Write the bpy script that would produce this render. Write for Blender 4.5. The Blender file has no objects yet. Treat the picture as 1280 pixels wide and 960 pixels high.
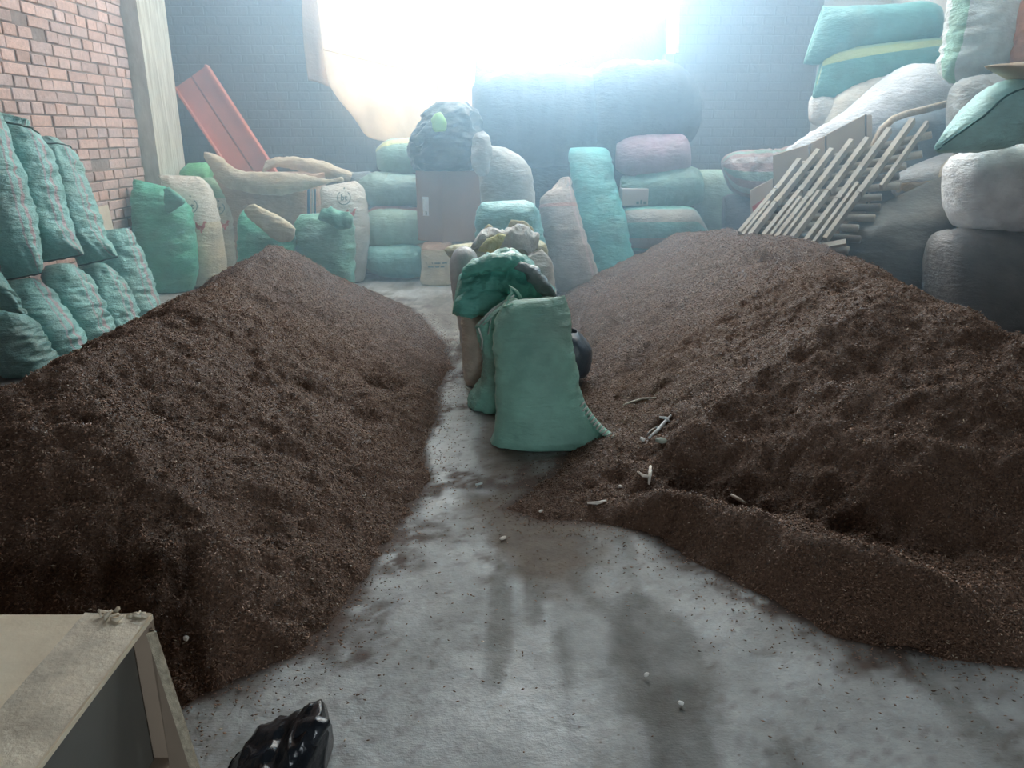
import bpy, bmesh, math, random
import numpy as np
from mathutils import Vector, Matrix, geometry
from mathutils.bvhtree import BVHTree

C = bpy.context.scene.collection
SC = bpy.context.scene
random.seed(7)
RNG = np.random.default_rng(11)

# ------------------------------------------------------------------ camera, light, exposure
CAM_H, PITCH, F = 1.6, math.radians(18.0), 960.0
cam_d = bpy.data.cameras.new('camera'); cam = bpy.data.objects.new('camera', cam_d); C.objects.link(cam)
cam.location = (0, 0, CAM_H); cam.rotation_euler = (math.pi/2 - PITCH, 0, 0)
cam_d.sensor_width = 36; cam_d.lens = 36*F/1280; cam_d.clip_start = 0.05; cam_d.clip_end = 200
SC.camera = cam
SC.view_settings.view_transform = 'Standard'; SC.view_settings.look = 'None'
SC.view_settings.gamma = 1.0; SC.view_settings.exposure = 0.5
SC.view_settings.use_curve_mapping = False
SKY_STRENGTH = 12.6
HAZE_DENSITY = 0.118
w = bpy.data.worlds.new('overcast_sky'); SC.world = w; w.use_nodes = True
bg = w.node_tree.nodes['Background']; bg.inputs[0].default_value = (0.84, 0.94, 1.0, 1); bg.inputs[1].default_value = SKY_STRENGTH
SC.cycles.use_denoising = True
SC.cycles.max_bounces = 8; SC.cycles.diffuse_bounces = 4; SC.cycles.volume_bounces = 1
SC.cycles.transparent_max_bounces = 8
SC.cycles.sample_clamp_indirect = 6.0
def portal(name, loc, rot, sx, sy):
    l = bpy.data.lights.new(name, 'AREA'); l.shape = 'RECTANGLE'; l.size = sx; l.size_y = sy
    l.cycles.is_portal = True
    o = bpy.data.objects.new(name, l); C.objects.link(o); o.location = loc; o.rotation_euler = rot
portal('opening_portal', (-0.1, 10.15, 3.2), (math.radians(-90), 0, 0), 5.2, 3.6)
portal('added_roof_gap_portal', (0.3, 8.75, 5.0), (0, 0, 0), 6.4, 1.5)  # unseen roof gap, added for light from above
portal('added_side_gap_portal', (3.3, 6.15, 5.0), (0, 0, 0), 1.4, 1.1)  # second unseen roof gap, added to brighten the right stack
portal('fill_doorway_portal', (0.4, -3.0, 1.05), (math.radians(90), 0, 0), .8, 2.1)  # unseen doorway behind the viewer, sized for fill light

# ------------------------------------------------------------------ helpers
def ray(px, py):
    u, v = (px-640)/F, (480-py)/F
    return (u, math.cos(PITCH)+v*math.sin(PITCH), -math.sin(PITCH)+v*math.cos(PITCH))
def P(px, py, Y):
    d = ray(px, py); t = Y/d[1]
    return Vector((d[0]*t, Y, CAM_H+d[2]*t))
def G(px, py, z=0.0):
    d = ray(px, py); t = (z-CAM_H)/d[2]
    return Vector((d[0]*t, d[1]*t, z))
def fy(Y):
    return 480-F*math.tan(PITCH-math.atan(CAM_H/Y))

def hsh(ix, iy, iz, s):
    n = (ix*374761393 + iy*668265263 + iz*2147483647 + s*974634777) & 0xffffffff
    n = ((n ^ (n >> 13))*1274126177) & 0xffffffff
    n = ((n ^ (n >> 16))*2246822519) & 0xffffffff
    return ((n ^ (n >> 15)) & 0xffff)/65535.0
def vnoise(p, s=0):
    p = np.asarray(p, dtype=np.float64)
    i = np.floor(p).astype(np.int64); f = p-i; f = f*f*(3-2*f)
    r = 0
    for dx in (0, 1):
        for dy in (0, 1):
            for dz in (0, 1):
                wgt = (f[:, 0] if dx else 1-f[:, 0])*(f[:, 1] if dy else 1-f[:, 1])*(f[:, 2] if dz else 1-f[:, 2])
                r = r + wgt*hsh(i[:, 0]+dx, i[:, 1]+dy, i[:, 2]+dz, s)
    return r*2-1
def fbm(p, oct=4, s=0, gain=.5):
    p = np.asarray(p, dtype=np.float64); a, r, t = 1.0, 0, 0
    for k in range(oct):
        r = r + a*vnoise(p, s+k*17); t += a; a *= gain; p = p*2.03+5.3
    return r/t
def fbm2(x, y, sc, oct=4, s=0, gain=.5):
    return fbm(np.stack([x*sc, y*sc, np.zeros_like(x)+s*3.7], 1), oct, s, gain)

def srgb(c):
    return tuple(((v/255)/12.92 if v/255 <= .04045 else ((v/255+.055)/1.055)**2.4) for v in c)
def new_mat(name):
    m = bpy.data.materials.new(name); m.use_nodes = True
    nt = m.node_tree; return m, nt, nt.nodes, nt.links, nt.nodes['Principled BSDF']
def N(ns, t, **kw):
    n = ns.new(t)
    for k, v in kw.items(): setattr(n, k, v)
    return n
def mixc(nt, fac, a, b, blend='MIX'):
    n = nt.nodes.new('ShaderNodeMix'); n.data_type = 'RGBA'; n.blend_type = blend
    for sock, val in ((n.inputs[0], fac), (n.inputs[6], a), (n.inputs[7], b)):
        if isinstance(val, bpy.types.NodeSocket): nt.links.new(val, sock)
        elif isinstance(val, (int, float)): sock.default_value = val
        else: sock.default_value = (*val[:3], 1)
    return n.outputs[2]
def maprange(nt, val, a, b, c=0.0, d=1.0):
    n = nt.nodes.new('ShaderNodeMapRange'); nt.links.new(val, n.inputs[0])
    for i, v in zip((1, 2, 3, 4), (a, b, c, d)): n.inputs[i].default_value = v
    return n.outputs[0]
def noise(nt, coord, scale, detail=4, rough=.55, vec=None):
    n = nt.nodes.new('ShaderNodeTexNoise'); n.inputs['Scale'].default_value = scale
    n.inputs['Detail'].default_value = detail; n.inputs['Roughness'].default_value = rough
    if vec:
        mp = nt.nodes.new('ShaderNodeMapping'); mp.inputs['Scale'].default_value = vec
        nt.links.new(coord, mp.inputs[0]); coord = mp.outputs[0]
    nt.links.new(coord, n.inputs['Vector']); return n.outputs[0]
def bump(nt, h, dist, strength=1.0, normal=None):
    b = nt.nodes.new('ShaderNodeBump'); b.inputs['Distance'].default_value = dist; b.inputs['Strength'].default_value = strength
    nt.links.new(h, b.inputs['Height'])
    if normal: nt.links.new(normal, b.inputs['Normal'])
    return b.outputs[0]

def plain(name, col, rough=.7, var=.12, scale=6, bmp=.004, metallic=0, translucent=0.0, spec=.5, bscale=None):
    m, nt, ns, lk, bs = new_mat(name)
    tc = N(ns, 'ShaderNodeTexCoord').outputs['Object']
    n = noise(nt, tc, scale, 5)
    f = maprange(nt, n, .3, .7)
    c = mixc(nt, f, [v*(1-var*1.6) for v in col], [min(1, v*(1+var)) for v in col])
    lk.new(c, bs.inputs['Base Color']); bs.inputs['Roughness'].default_value = rough
    bs.inputs['Metallic'].default_value = metallic; bs.inputs['Specular IOR Level'].default_value = spec
    if bmp: lk.new(bump(nt, noise(nt, tc, bscale or scale*5, 4), bmp), bs.inputs['Normal'])
    if translucent:
        t = N(ns, 'ShaderNodeBsdfTranslucent'); lk.new(c, t.inputs[0])
        mx = N(ns, 'ShaderNodeMixShader'); mx.inputs[0].default_value = translucent
        lk.new(bs.outputs[0], mx.inputs[1]); lk.new(t.outputs[0], mx.inputs[2])
        lk.new(mx.outputs[0], ns['Material Output'].inputs['Surface'])
    return m

_sm = {}
def woven(col, stripes=(), rough=.42, name='woven_plastic', wrinkle=.012, translucent=0.0, var=.14, vst=()):
    """woven polypropylene; stripes = (u0,u1,colour) round the sack (u .25 = side towards the room), vst the same along its length"""
    key = (tuple(col), tuple(stripes), rough, wrinkle, translucent, var, tuple(vst))
    if key in _sm: return _sm[key]
    m, nt, ns, lk, bs = new_mat(name)
    tcn = N(ns, 'ShaderNodeTexCoord'); tc = tcn.outputs['Object']
    uv = N(ns, 'ShaderNodeUVMap').outputs[0]
    sep = N(ns, 'ShaderNodeSeparateXYZ'); lk.new(uv, sep.inputs[0])
    n = noise(nt, tc, 7, 5); f = maprange(nt, n, .3, .7)
    c = mixc(nt, f, [v*(1-var*1.5) for v in col], [min(1, v*(1+var)) for v in col])
    for arr, out in ((stripes, sep.outputs[0]), (vst, sep.outputs[1])):
        for (a, b, sc_) in arr:
            x = N(ns, 'ShaderNodeMath', operation='GREATER_THAN'); lk.new(out, x.inputs[0]); x.inputs[1].default_value = a
            y = N(ns, 'ShaderNodeMath', operation='LESS_THAN'); lk.new(out, y.inputs[0]); y.inputs[1].default_value = b
            z = N(ns, 'ShaderNodeMath', operation='MULTIPLY'); lk.new(x.outputs[0], z.inputs[0]); lk.new(y.outputs[0], z.inputs[1])
            z2 = N(ns, 'ShaderNodeMath', operation='MULTIPLY'); lk.new(z.outputs[0], z2.inputs[0]); z2.inputs[1].default_value = .85
            c = mixc(nt, z2.outputs[0], c, sc_)
    dirt = maprange(nt, noise(nt, tc, 2.3, 5), .52, .75, 0, .35)
    c = mixc(nt, dirt, c, (.20, .17, .14))
    lk.new(c, bs.inputs['Base Color']); bs.inputs['Roughness'].default_value = rough
    wv = N(ns, 'ShaderNodeTexWave'); wv.wave_type = 'BANDS'; wv.bands_direction = 'Z'
    wv.inputs['Scale'].default_value = 60; wv.inputs['Distortion'].default_value = 1.5; lk.new(tc, wv.inputs[0])
    wr = noise(nt, tc, 14, 5, .6, (1, 1, 2.6))
    nb = bump(nt, wr, wrinkle*1.6)
    nb = bump(nt, wv.outputs[1], .0012, .5, nb)
    lk.new(nb, bs.inputs['Normal'])
    if translucent:
        t = N(ns, 'ShaderNodeBsdfTranslucent'); lk.new(c, t.inputs[0]); lk.new(nb, t.inputs['Normal'])
        mx = N(ns, 'ShaderNodeMixShader'); mx.inputs[0].default_value = translucent
        lk.new(bs.outputs[0], mx.inputs[1]); lk.new(t.outputs[0], mx.inputs[2])
        lk.new(mx.outputs[0], ns['Material Output'].inputs['Surface'])
    _sm[key] = m; return m

def mesh_obj(name, verts, faces, mat, parent=None, smooth=True, uvs=None, col=None):
    me = bpy.data.meshes.new(name); me.from_pydata([tuple(v) for v in verts], [], [tuple(f) for f in faces]); me.update()
    if uvs is not None:
        ul = me.uv_layers.new(name='UVMap')
        li = np.zeros(len(me.loops), dtype=np.int32); me.loops.foreach_get('vertex_index', li)
        ul.data.foreach_set('uv', np.asarray(uvs, dtype=np.float32)[li].ravel())
    if col is not None:
        a = me.color_attributes.new('Col', 'FLOAT_COLOR', 'POINT'); a.data.foreach_set('color', np.asarray(col, dtype=np.float32).ravel())
    bm = bmesh.new(); bm.from_mesh(me); bmesh.ops.recalc_face_normals(bm, faces=bm.faces); bm.to_mesh(me); bm.free()
    me.polygons.foreach_set('use_smooth', [smooth]*len(me.polygons))
    if mat: me.materials.append(mat)
    o = bpy.data.objects.new(name, me); C.objects.link(o)
    if parent is not None:
        o.parent = parent; o.matrix_parent_inverse = parent.matrix_world.inverted() if parent.type != 'EMPTY' else Matrix.Translation(-Vector(parent.location))
    return o
def tag(o, label=None, cat=None, group=None, kind=None):
    if label: o['label'] = label
    if cat: o['category'] = cat
    if group: o['group'] = group
    if kind: o['kind'] = kind
    return o
def struct(name, verts, faces, mat, **kw):
    o = mesh_obj(name, verts, faces, mat, smooth=False, **kw); o['kind'] = 'structure'; return o
def empty(name, loc):
    o = bpy.data.objects.new(name, None); C.objects.link(o); o.location = loc; o.empty_display_size = .1; return o
def boxgeo(a, b):
    (x0, y0, z0), (x1, y1, z1) = a, b
    v = [(x0,y0,z0),(x1,y0,z0),(x1,y1,z0),(x0,y1,z0),(x0,y0,z1),(x1,y0,z1),(x1,y1,z1),(x0,y1,z1)]
    return v, [(0,3,2,1),(4,5,6,7),(0,1,5,4),(1,2,6,5),(2,3,7,6),(3,0,4,7)]
def merge(parts):
    V, Fc = [], []
    for v, f in parts:
        n = len(V); V += [tuple(x) for x in v]; Fc += [tuple(i+n for i in q) for q in f]
    return V, Fc
def beam(a, b, up, w_, h_):
    """box beam from a to b, width w_ across, height h_ along up"""
    a, b = Vector(a), Vector(b); d = (b-a).normalized(); s = d.cross(Vector(up)).normalized(); u = s.cross(d).normalized()
    v = []
    for p in (a, b):
        for (i, j) in ((-1,-1),(1,-1),(1,1),(-1,1)): v.append(p+s*i*w_/2+u*j*h_/2)
    return v, [(0,1,2,3),(7,6,5,4),(0,4,5,1),(1,5,6,2),(2,6,7,3),(3,7,4,0)]
def tube(pts, r, seg=8, taper=None, closed=False):
    pts = [Vector(p) for p in pts]; V, Fc = [], []
    for i, p in enumerate(pts):
        d = (pts[min(i+1, len(pts)-1)]-pts[max(i-1, 0)]).normalized()
        s = d.cross(Vector((.13, .2, 1))).normalized(); u = s.cross(d)
        rr = r*(taper[i] if taper else 1)
        for k in range(seg):
            a = 2*math.pi*k/seg; V.append(p+s*math.cos(a)*rr+u*math.sin(a)*rr)
    for i in range(len(pts)-1):
        for k in range(seg):
            Fc.append((i*seg+k, i*seg+(k+1) % seg, (i+1)*seg+(k+1) % seg, (i+1)*seg+k))
    Fc.append(tuple(range(seg))[::-1]); Fc.append(tuple((len(pts)-1)*seg+k for k in range(seg)))
    return V, Fc
def catmull(A, t):
    """A (n,k) array sampled at parameter t in [0, n-1]"""
    n = len(A); t = np.clip(t, 0, n-1-1e-9); i = np.floor(t).astype(int); f = (t-i)[:, None]
    p0, p1, p2, p3 = A[np.maximum(i-1, 0)], A[i], A[i+1], A[np.minimum(i+2, n-1)]
    return .5*((2*p1)+(-p0+p2)*f+(2*p0-5*p1+4*p2-p3)*f**2+(-p0+3*p1-3*p2+p3)*f**3)

def loft(st, Y=None, seg=44, rings=46, wr=.010, crumple=0.0, pleat=0.0, base='seam', top='seam', exp=2.3, seed=0, lump=.012, sag=0):
    """Sack body: stations (left px, left py, right px, right py, half depth[, Y]) are edge points at a real distance Y.
    Returns verts, faces, uvs.  top: 'seam' flat sewn end, 'open' mouth with rim and inside.  base: 'seam' or 'flat'."""
    A = []
    for s in st:
        y = s[5] if len(s) > 5 else Y
        L, R = P(s[0], s[1], y), P(s[2], s[3], y)
        A.append([*L, *R, s[4]])
    A = np.array(A, dtype=float)
    # chord-length parameter
    cen = (A[:, :3]+A[:, 3:6])/2; d = np.linalg.norm(np.diff(cen, axis=0), axis=1); cum = np.concatenate([[0], np.cumsum(d)])
    s_ = np.linspace(0, cum[-1], rings); t = np.interp(s_, cum, np.arange(len(A)))
    B = catmull(A, t); L, R, b = B[:, :3], B[:, 3:6], np.maximum(B[:, 6], .004)
    c = (L+R)/2; W = (R-L)/2
    T = np.gradient(c, axis=0); T /= np.linalg.norm(T, axis=1)[:, None]+1e-9
    D = np.cross(T, W); D /= np.linalg.norm(D, axis=1)[:, None]+1e-9
    sgn = np.where(D[:, 1] > 0, -1.0, 1.0); D = D*sgn[:, None]                      # towards the room (-Y)
    th = np.arange(seg)/seg*2*math.pi
    ct, sn = np.cos(th), np.sin(th)
    e = 2/exp; cx = np.sign(ct)*np.abs(ct)**e; sx = np.sign(sn)*np.abs(sn)**e
    V = c[:, None, :]+W[:, None, :]*cx[None, :, None]+D[:, None, :]*(b[:, None]*sx[None, :])[:, :, None]
    Nn = W[:, None, :]/(np.linalg.norm(W, axis=1)[:, None, None]+1e-9)*ct[None, :, None]*(b/(np.linalg.norm(W, axis=1)+1e-9))[:, None, None].clip(0, 1)+D[:, None, :]*sn[None, :, None]
    Nn /= np.linalg.norm(Nn, axis=2)[:, :, None]+1e-9
    q = V.reshape(-1, 3); vv = np.repeat(s_, seg); tt = np.tile(th, rings)
    ends = np.minimum(vv, s_[-1]-vv)
    soft = np.clip(ends/.06, 0.15, 1)
    # folds that run round the sack, lumps, pleats running down from the ends
    g = fbm(np.stack([np.cos(tt)*1.4+seed, np.sin(tt)*1.4, vv*17], 1), 3, seed)
    g = 1-np.abs(g)*3.2; side = .35+.65*np.abs(np.cos(tt))
    dsp = wr*g*side*soft + lump*fbm(q*5.5+seed, 3, seed+5)*soft
    if pleat:
        k = fbm(np.stack([np.cos(tt)*5+seed, np.sin(tt)*5, vv*1.2], 1), 2, seed+9)
        dsp += pleat*k*np.exp(-ends/.14)*np.clip(ends/.012, .2, 1)
    if crumple:
        r1 = 1-np.abs(fbm(q*7+seed*1.3, 3, seed+21))*3.5; r2 = 1-np.abs(fbm(q*15+seed, 2, seed+31))*3
        dsp += crumple*(r1*.7+r2*.3)
    bb = np.repeat(np.minimum(b, np.linalg.norm(W, axis=1)), seg)
    dsp = np.clip(dsp, -bb*.6, None)
    q = q+Nn.reshape(-1, 3)*dsp[:, None]
    V = q.reshape(rings, seg, 3)
    rows = [V[i] for i in range(rings)]; vco = list(np.linspace(0, 1, rings))
    if top == 'open':
        rim = rows[0].copy(); inward = []
        up = (c[0]-c[1])/np.linalg.norm(c[0]-c[1])
        for dep, sc in ((.0, .93), (-.05, .90), (-.12, .86), (-.14, .4)):
            inward.append(c[0]+(rim-c[0])*sc+up*dep)
        rows = inward[::-1]+rows; vco = [0.0]*4+vco
    if base == 'flat':
        last = rows[-1]; cc = last.mean(0)
        for sc, dz in ((.96, .006), (.85, .012), (.45, .014)):
            r = cc+(last-cc)*sc; r[:, 2] = last[:, 2]-dz*0; rows.append(r); vco.append(1.0)
    nr = len(rows); allv = np.concatenate(rows)
    Fc = [(i*seg+k, i*seg+(k+1) % seg, (i+1)*seg+(k+1) % seg, (i+1)*seg+k) for i in range(nr-1) for k in range(seg)]
    a = len(allv); allv = np.concatenate([allv, rows[0].mean(0)[None], rows[-1].mean(0)[None]])
    Fc += [(a, k, (k+1) % seg) for k in range(seg)]
    Fc += [(a+1, (nr-1)*seg+(k+1) % seg, (nr-1)*seg+k) for k in range(seg)]
    uv = np.stack([np.tile(th/(2*math.pi), nr), np.repeat(vco, seg)], 1); uv = np.concatenate([uv, [[.5, 0], [.5, 1]]])
    return allv, Fc, uv, dict(L=L, R=R, c=c, D=D, b=b, V=V)

SACKS = {}
def sack(label, mat, st, Y=None, name='woven_sack', cat='sack', group=None, key=None, floor=True, **kw):
    kw.setdefault('seed', len(SACKS)*3+1)
    v, f, uv, info = loft(st, Y, **kw)
    v = np.array(v)
    if floor: v[:, 2] = np.maximum(v[:, 2], .004)
    o = mesh_obj(name, v, f, mat, uvs=uv); tag(o, label, cat, group)
    SACKS[key or label] = (o, info); return o
def part_loft(parent, name, mat, st, Y=None, label=None, **kw):
    kw.setdefault('seed', random.randint(1, 99))
    v, f, uv, info = loft(st, Y, **kw); o = mesh_obj(name, v, f, mat, parent, uvs=uv)
    if label: o['label'] = label
    return o
def seam(parent, ring_pts, mat, r=.006, name='seam', label=None):
    v, f = tube(ring_pts, r, 6); o = mesh_obj(name, v, f, mat, parent)
    if label: o['label'] = label
    return o
def end_seam(key, which, mat, name='seam', off=.0, r=.007):
    o, info = SACKS[key]; i = 0 if which == 'top' else -1
    L, R = Vector(info['L'][i]), Vector(info['R'][i])
    pts = [L.lerp(R, k/10)+Vector((0, 0, math.sin(k*2.1)*.004)) for k in range(11)]
    return seam(o, pts, mat, r, name)

# ------------------------------------------------------------------ colours of things
GREEN = (.16, .40, .32); TEAL = (.24, .50, .48); TEALB = (.16, .42, .41); PALEG = (.30, .52, .42)
CREAM = (.62, .56, .42); WHITE = (.62, .62, .60); BEIGE = (.48, .42, .33); GREY = (.30, .30, .27)
PINK = (.45, .30, .34)
m_green = woven(GREEN); m_green2 = woven((.08, .40, .28), ((.46, .49, (.40, .50, .45)),))
m_teal_st = woven(TEAL, ((.985, 1.0, PINK), (.0, .02, PINK), (.06, .075, (.36, .34, .38)), (.40, .42, PINK)), wrinkle=.016)
m_teal = woven(TEALB, wrinkle=.016); m_dkteal = woven((.12, .27, .26))
m_white = woven(WHITE, rough=.5); m_cream = woven(CREAM, rough=.55); m_beige = woven(BEIGE, rough=.6); m_grey = woven(GREY, rough=.7)
m_thread = plain('sewing_thread', (.6, .6, .56), .8, .05, 20, 0)
m_gthread = plain('green_thread', (.18, .42, .36), .7, .1, 20, 0)

# ------------------------------------------------------------------ structure materials
def mat_floor():
    m, nt, ns, lk, bs = new_mat('worn_concrete')
    tc = N(ns, 'ShaderNodeTexCoord').outputs['Object']
    at = N(ns, 'ShaderNodeVertexColor', layer_name='Col').outputs[0]
    f1 = maprange(nt, noise(nt, tc, 9, 8, .65), .35, .68)
    c = mixc(nt, f1, (.78, .78, .78), (1.12, 1.12, 1.12))
    c = mixc(nt, 1.0, at, c, 'MULTIPLY')
    vo = N(ns, 'ShaderNodeTexVoronoi'); vo.inputs['Scale'].default_value = 26; lk.new(tc, vo.inputs[0])
    sp = maprange(nt, vo.outputs[0], .05, .16, .75, 0)
    ms = maprange(nt, noise(nt, tc, 3.2, 3), .45, .6)
    mu = N(ns, 'ShaderNodeMath', operation='MULTIPLY'); lk.new(sp, mu.inputs[0]); lk.new(ms, mu.inputs[1])
    c = mixc(nt, mu.outputs[0], c, (.10, .075, .06))
    lk.new(c, bs.inputs['Base Color'])
    bwn = N(ns, 'ShaderNodeRGBToBW'); lk.new(at, bwn.inputs[0]); r = maprange(nt, bwn.outputs[0], .15, .40, .80, .42); lk.new(r, bs.inputs['Roughness'])
    h = noise(nt, tc, 12, 8, .6); h2 = noise(nt, tc, 60, 3, .5, (1, 3, 1))
    lk.new(bump(nt, h2, .002, .6, bump(nt, h, .010)), bs.inputs['Normal'])
    return m
def mat_wall(name, col, rough=.85, brick=None):
    m, nt, ns, lk, bs = new_mat(name)
    tc = N(ns, 'ShaderNodeTexCoord').outputs['Object']
    f = maprange(nt, noise(nt, tc, 1.8, 7, .6), .32, .68)
    c = mixc(nt, f, [v*.75 for v in col], [v*1.15 for v in col])
    nb = bump(nt, noise(nt, tc, 18, 6), .012)
    if brick:
        mp = N(ns, 'ShaderNodeMapping'); mp.inputs['Rotation'].default_value = (math.radians(90), 0, 0); lk.new(tc, mp.inputs[0])
        b = N(ns, 'ShaderNodeTexBrick'); lk.new(mp.outputs[0], b.inputs[0])
        b.inputs['Scale'].default_value = 1; b.inputs['Brick Width'].default_value = .26; b.inputs['Row Height'].default_value = .105
        b.inputs['Mortar Size'].default_value = .012; b.inputs['Mortar Smooth'].default_value = .4
        b.inputs['Color1'].default_value = (*[v*1.1 for v in col], 1); b.inputs['Color2'].default_value = (*[v*.8 for v in col], 1)
        b.inputs['Mortar'].default_value = (*[v*.5 for v in col], 1)
        c = mixc(nt, .35, c, b.outputs[0])
        inv = N(ns, 'ShaderNodeMath', operation='SUBTRACT'); inv.inputs[0].default_value = 1; lk.new(b.outputs[1], inv.inputs[1])
        nb = bump(nt, inv.outputs[0], .006, 1, nb)
    lk.new(c, bs.inputs['Base Color']); bs.inputs['Roughness'].default_value = rough; lk.new(nb, bs.inputs['Normal'])
    return m
m_floor = mat_floor()
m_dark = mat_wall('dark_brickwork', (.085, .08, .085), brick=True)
m_conc = mat_wall('rough_plaster', (.28, .27, .26))
m_ceil = mat_wall('dark_roof_sheet', (.12, .12, .12))

# ------------------------------------------------------------------ the piles (heights are needed by the floor)
def seg_dist(x, y, poly, closed=True):
    d = np.full(x.shape, 1e9); n = len(poly)
    for i in range(n if closed else n-1):
        ax, ay = poly[i][:2]; bx, by = poly[(i+1) % n][:2]
        ex, ey = bx-ax, by-ay; t = np.clip(((x-ax)*ex+(y-ay)*ey)/(ex*ex+ey*ey+1e-12), 0, 1)
        d = np.minimum(d, np.hypot(x-ax-t*ex, y-ay-t*ey))
    return d
def inside(x, y, poly):
    r = np.zeros(x.shape, bool); n = len(poly)
    for i in range(n):
        ax, ay = poly[i]; bx, by = poly[(i+1) % n]
        c = ((ay > y) != (by > y)) & (x < (bx-ax)*(y-ay)/(by-ay+1e-12)+ax); r ^= c
    return r
def sd(x, y, poly):
    d = seg_dist(x, y, poly); return np.where(inside(x, y, poly), d, -d)
def cap(h, m, k=.12):
    return -k*np.logaddexp(-h/k, -m/k)+k*np.logaddexp(0, -m/k)
LP = [(-.98,7.3),(-.74,6.6),(-.55,6.0),(-.46,5.3),(-.50,4.8),(-.45,4.4),(-.50,3.9),(-.42,3.4),(-.52,2.85),(-.60,2.45),(-.66,2.15),(-.97,1.88),(-1.5,1.70),(-2.2,1.72),(-2.9,2.1),(-3.1,2.8),(-3.2,4),(-3.25,6.3),(-3.1,7.2),(-2.7,7.9),(-2.2,8.2),(-1.6,8.2)]
RP = [(.45,8.1),(.50,7),(.50,6),(.60,5.1),(.58,4.6),(.68,4.15),(.55,3.75),(.48,3.4),(.50,3.1),(.95,3.05),(1.25,2.85),(1.6,2.65),(2.3,2.45),(3.0,2.45),(3.35,2.9),(3.45,4),(3.5,6.2),(3.2,7.6),(2.4,8.6),(1.2,8.7)]
RO = [(.45,8.1),(.50,7),(.48,6),(.50,5.1),(.42,4.6),(.40,4.15),(.34,3.8),(.22,3.5),(.10,3.30),(-.02,3.12),(.12,3.02),(.45,2.98),(.62,2.86),(.71,2.72),(.94,2.42),(1.10,2.20),(1.37,2.12),(1.65,2.03),(2.6,1.9),(3.3,2.2),(3.7,4),(3.8,6.2),(3.3,7.7),(2.4,8.6),(1.2,8.7)]
BERM = [(.62,2.93),(.82,2.86),(.93,2.72),(1.06,2.50),(1.22,2.36),(1.42,2.26)]
def gauss(x, y, cx, cy, r, rx=1.0): return np.exp(-(((x-cx)/(r*rx))**2+((y-cy)/r)**2))
def rough_pile(x, y, s):
    return .040*fbm2(x, y, 1.7, 3, s)+.030*(1-3*np.abs(fbm2(x+.35*y, y-.2*x, 2.6, 3, s+3)))-.02+.022*fbm2(x, y, 9, 3, s+4)+.016*fbm2(x, y, 22, 3, s+5)+.008*fbm2(x, y, 60, 2, s+8)
def h_left(x, y):
    x = np.asarray(x, float); y = np.asarray(y, float)
    j = .05*fbm2(x, y, 3.2, 3, 61)+.035*fbm2(x, y, 14, 3, 63)
    d = sd(x, y, LP)+j*1.2
    h = cap(np.maximum(d, -.2)*(.56+.34*np.clip(3.0-y, 0, 1)), .73, .025)
    a = np.clip(d/.25, 0, 1)
    h = h+a*rough_pile(x, y, 2)
    h -= .07*a*gauss(x, y, -1.0, 4.45, .15, 1.6)+.05*a*gauss(x, y, -.75, 4.5, .10)+.05*a*gauss(x, y, -1.35, 3.1, .2)
    h += .05*a*gauss(x, y, -1.8, 6.4, .35)
    h -= .08*np.clip((y-2.5)/1.2, 0, 1)*np.clip((5.4-y)/1.5, 0, 1)*a*0
    return np.where(d > -.04, h, -.05)
def h_right(x, y):
    x = np.asarray(x, float); y = np.asarray(y, float)
    j = .04*fbm2(x, y, 3.5, 3, 71)+.035*fbm2(x, y, 14, 3, 73)
    d = sd(x, y, RP)+j; do = sd(x, y, RO)+j*.9
    thin = np.where((x < .5) & (y < 3.7), .012, 1.0)
    hb = cap(np.maximum(do, -.2)*.50, .085, .02); hb = np.where((x < .55) & (y < 3.8), np.minimum(hb, .02+.10*np.clip((x-.2)/.35, 0, 1)), hb)
    hm = cap(np.maximum(d, -.3)*(.60+.36*np.clip(3.5-y, 0, 1)), .74, .03)
    h = np.where(d > 0, np.maximum(hm, 0), 0)+hb
    db = seg_dist(x, y, BERM, False)+.02*fbm2(x, y, 9, 2, 77)
    h += .15*np.exp(-np.abs(db/.13)**1.5)*np.clip((do+.02)/.08, 0, 1)
    h -= .05*gauss(x, y, .95, 2.95, .16, 1.3)*np.clip(do/.1, 0, 1)
    a = np.clip(do/.25, 0, 1)
    h = h+a*rough_pile(x, y, 12)
    h -= .10*gauss(x, y, .78, 4.75, .11, 1.3)*a+.07*a*gauss(x, y, 1.9, 5.2, .16, 1.2)+.05*a*gauss(x, y, 2.1, 3.9, .2)
    h -= .10*np.clip((y-6.3)/1.5, 0, 1)*a
    return np.where(do > -.04, h, -.05)
def ground(x, y):
    x = np.atleast_1d(np.asarray(x, float)); y = np.atleast_1d(np.asarray(y, float))
    return np.maximum(np.maximum(h_left(x, y), h_right(x, y)), 0)
def hit(px, py):
    d = ray(px, py); t = np.linspace(1.5, 12, 4200); x, y, z = d[0]*t, d[1]*t, CAM_H+d[2]*t
    g = ground(x, y); i = np.argmax(z <= g); return Vector((x[i], y[i], max(z[i], g[i])))

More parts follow.
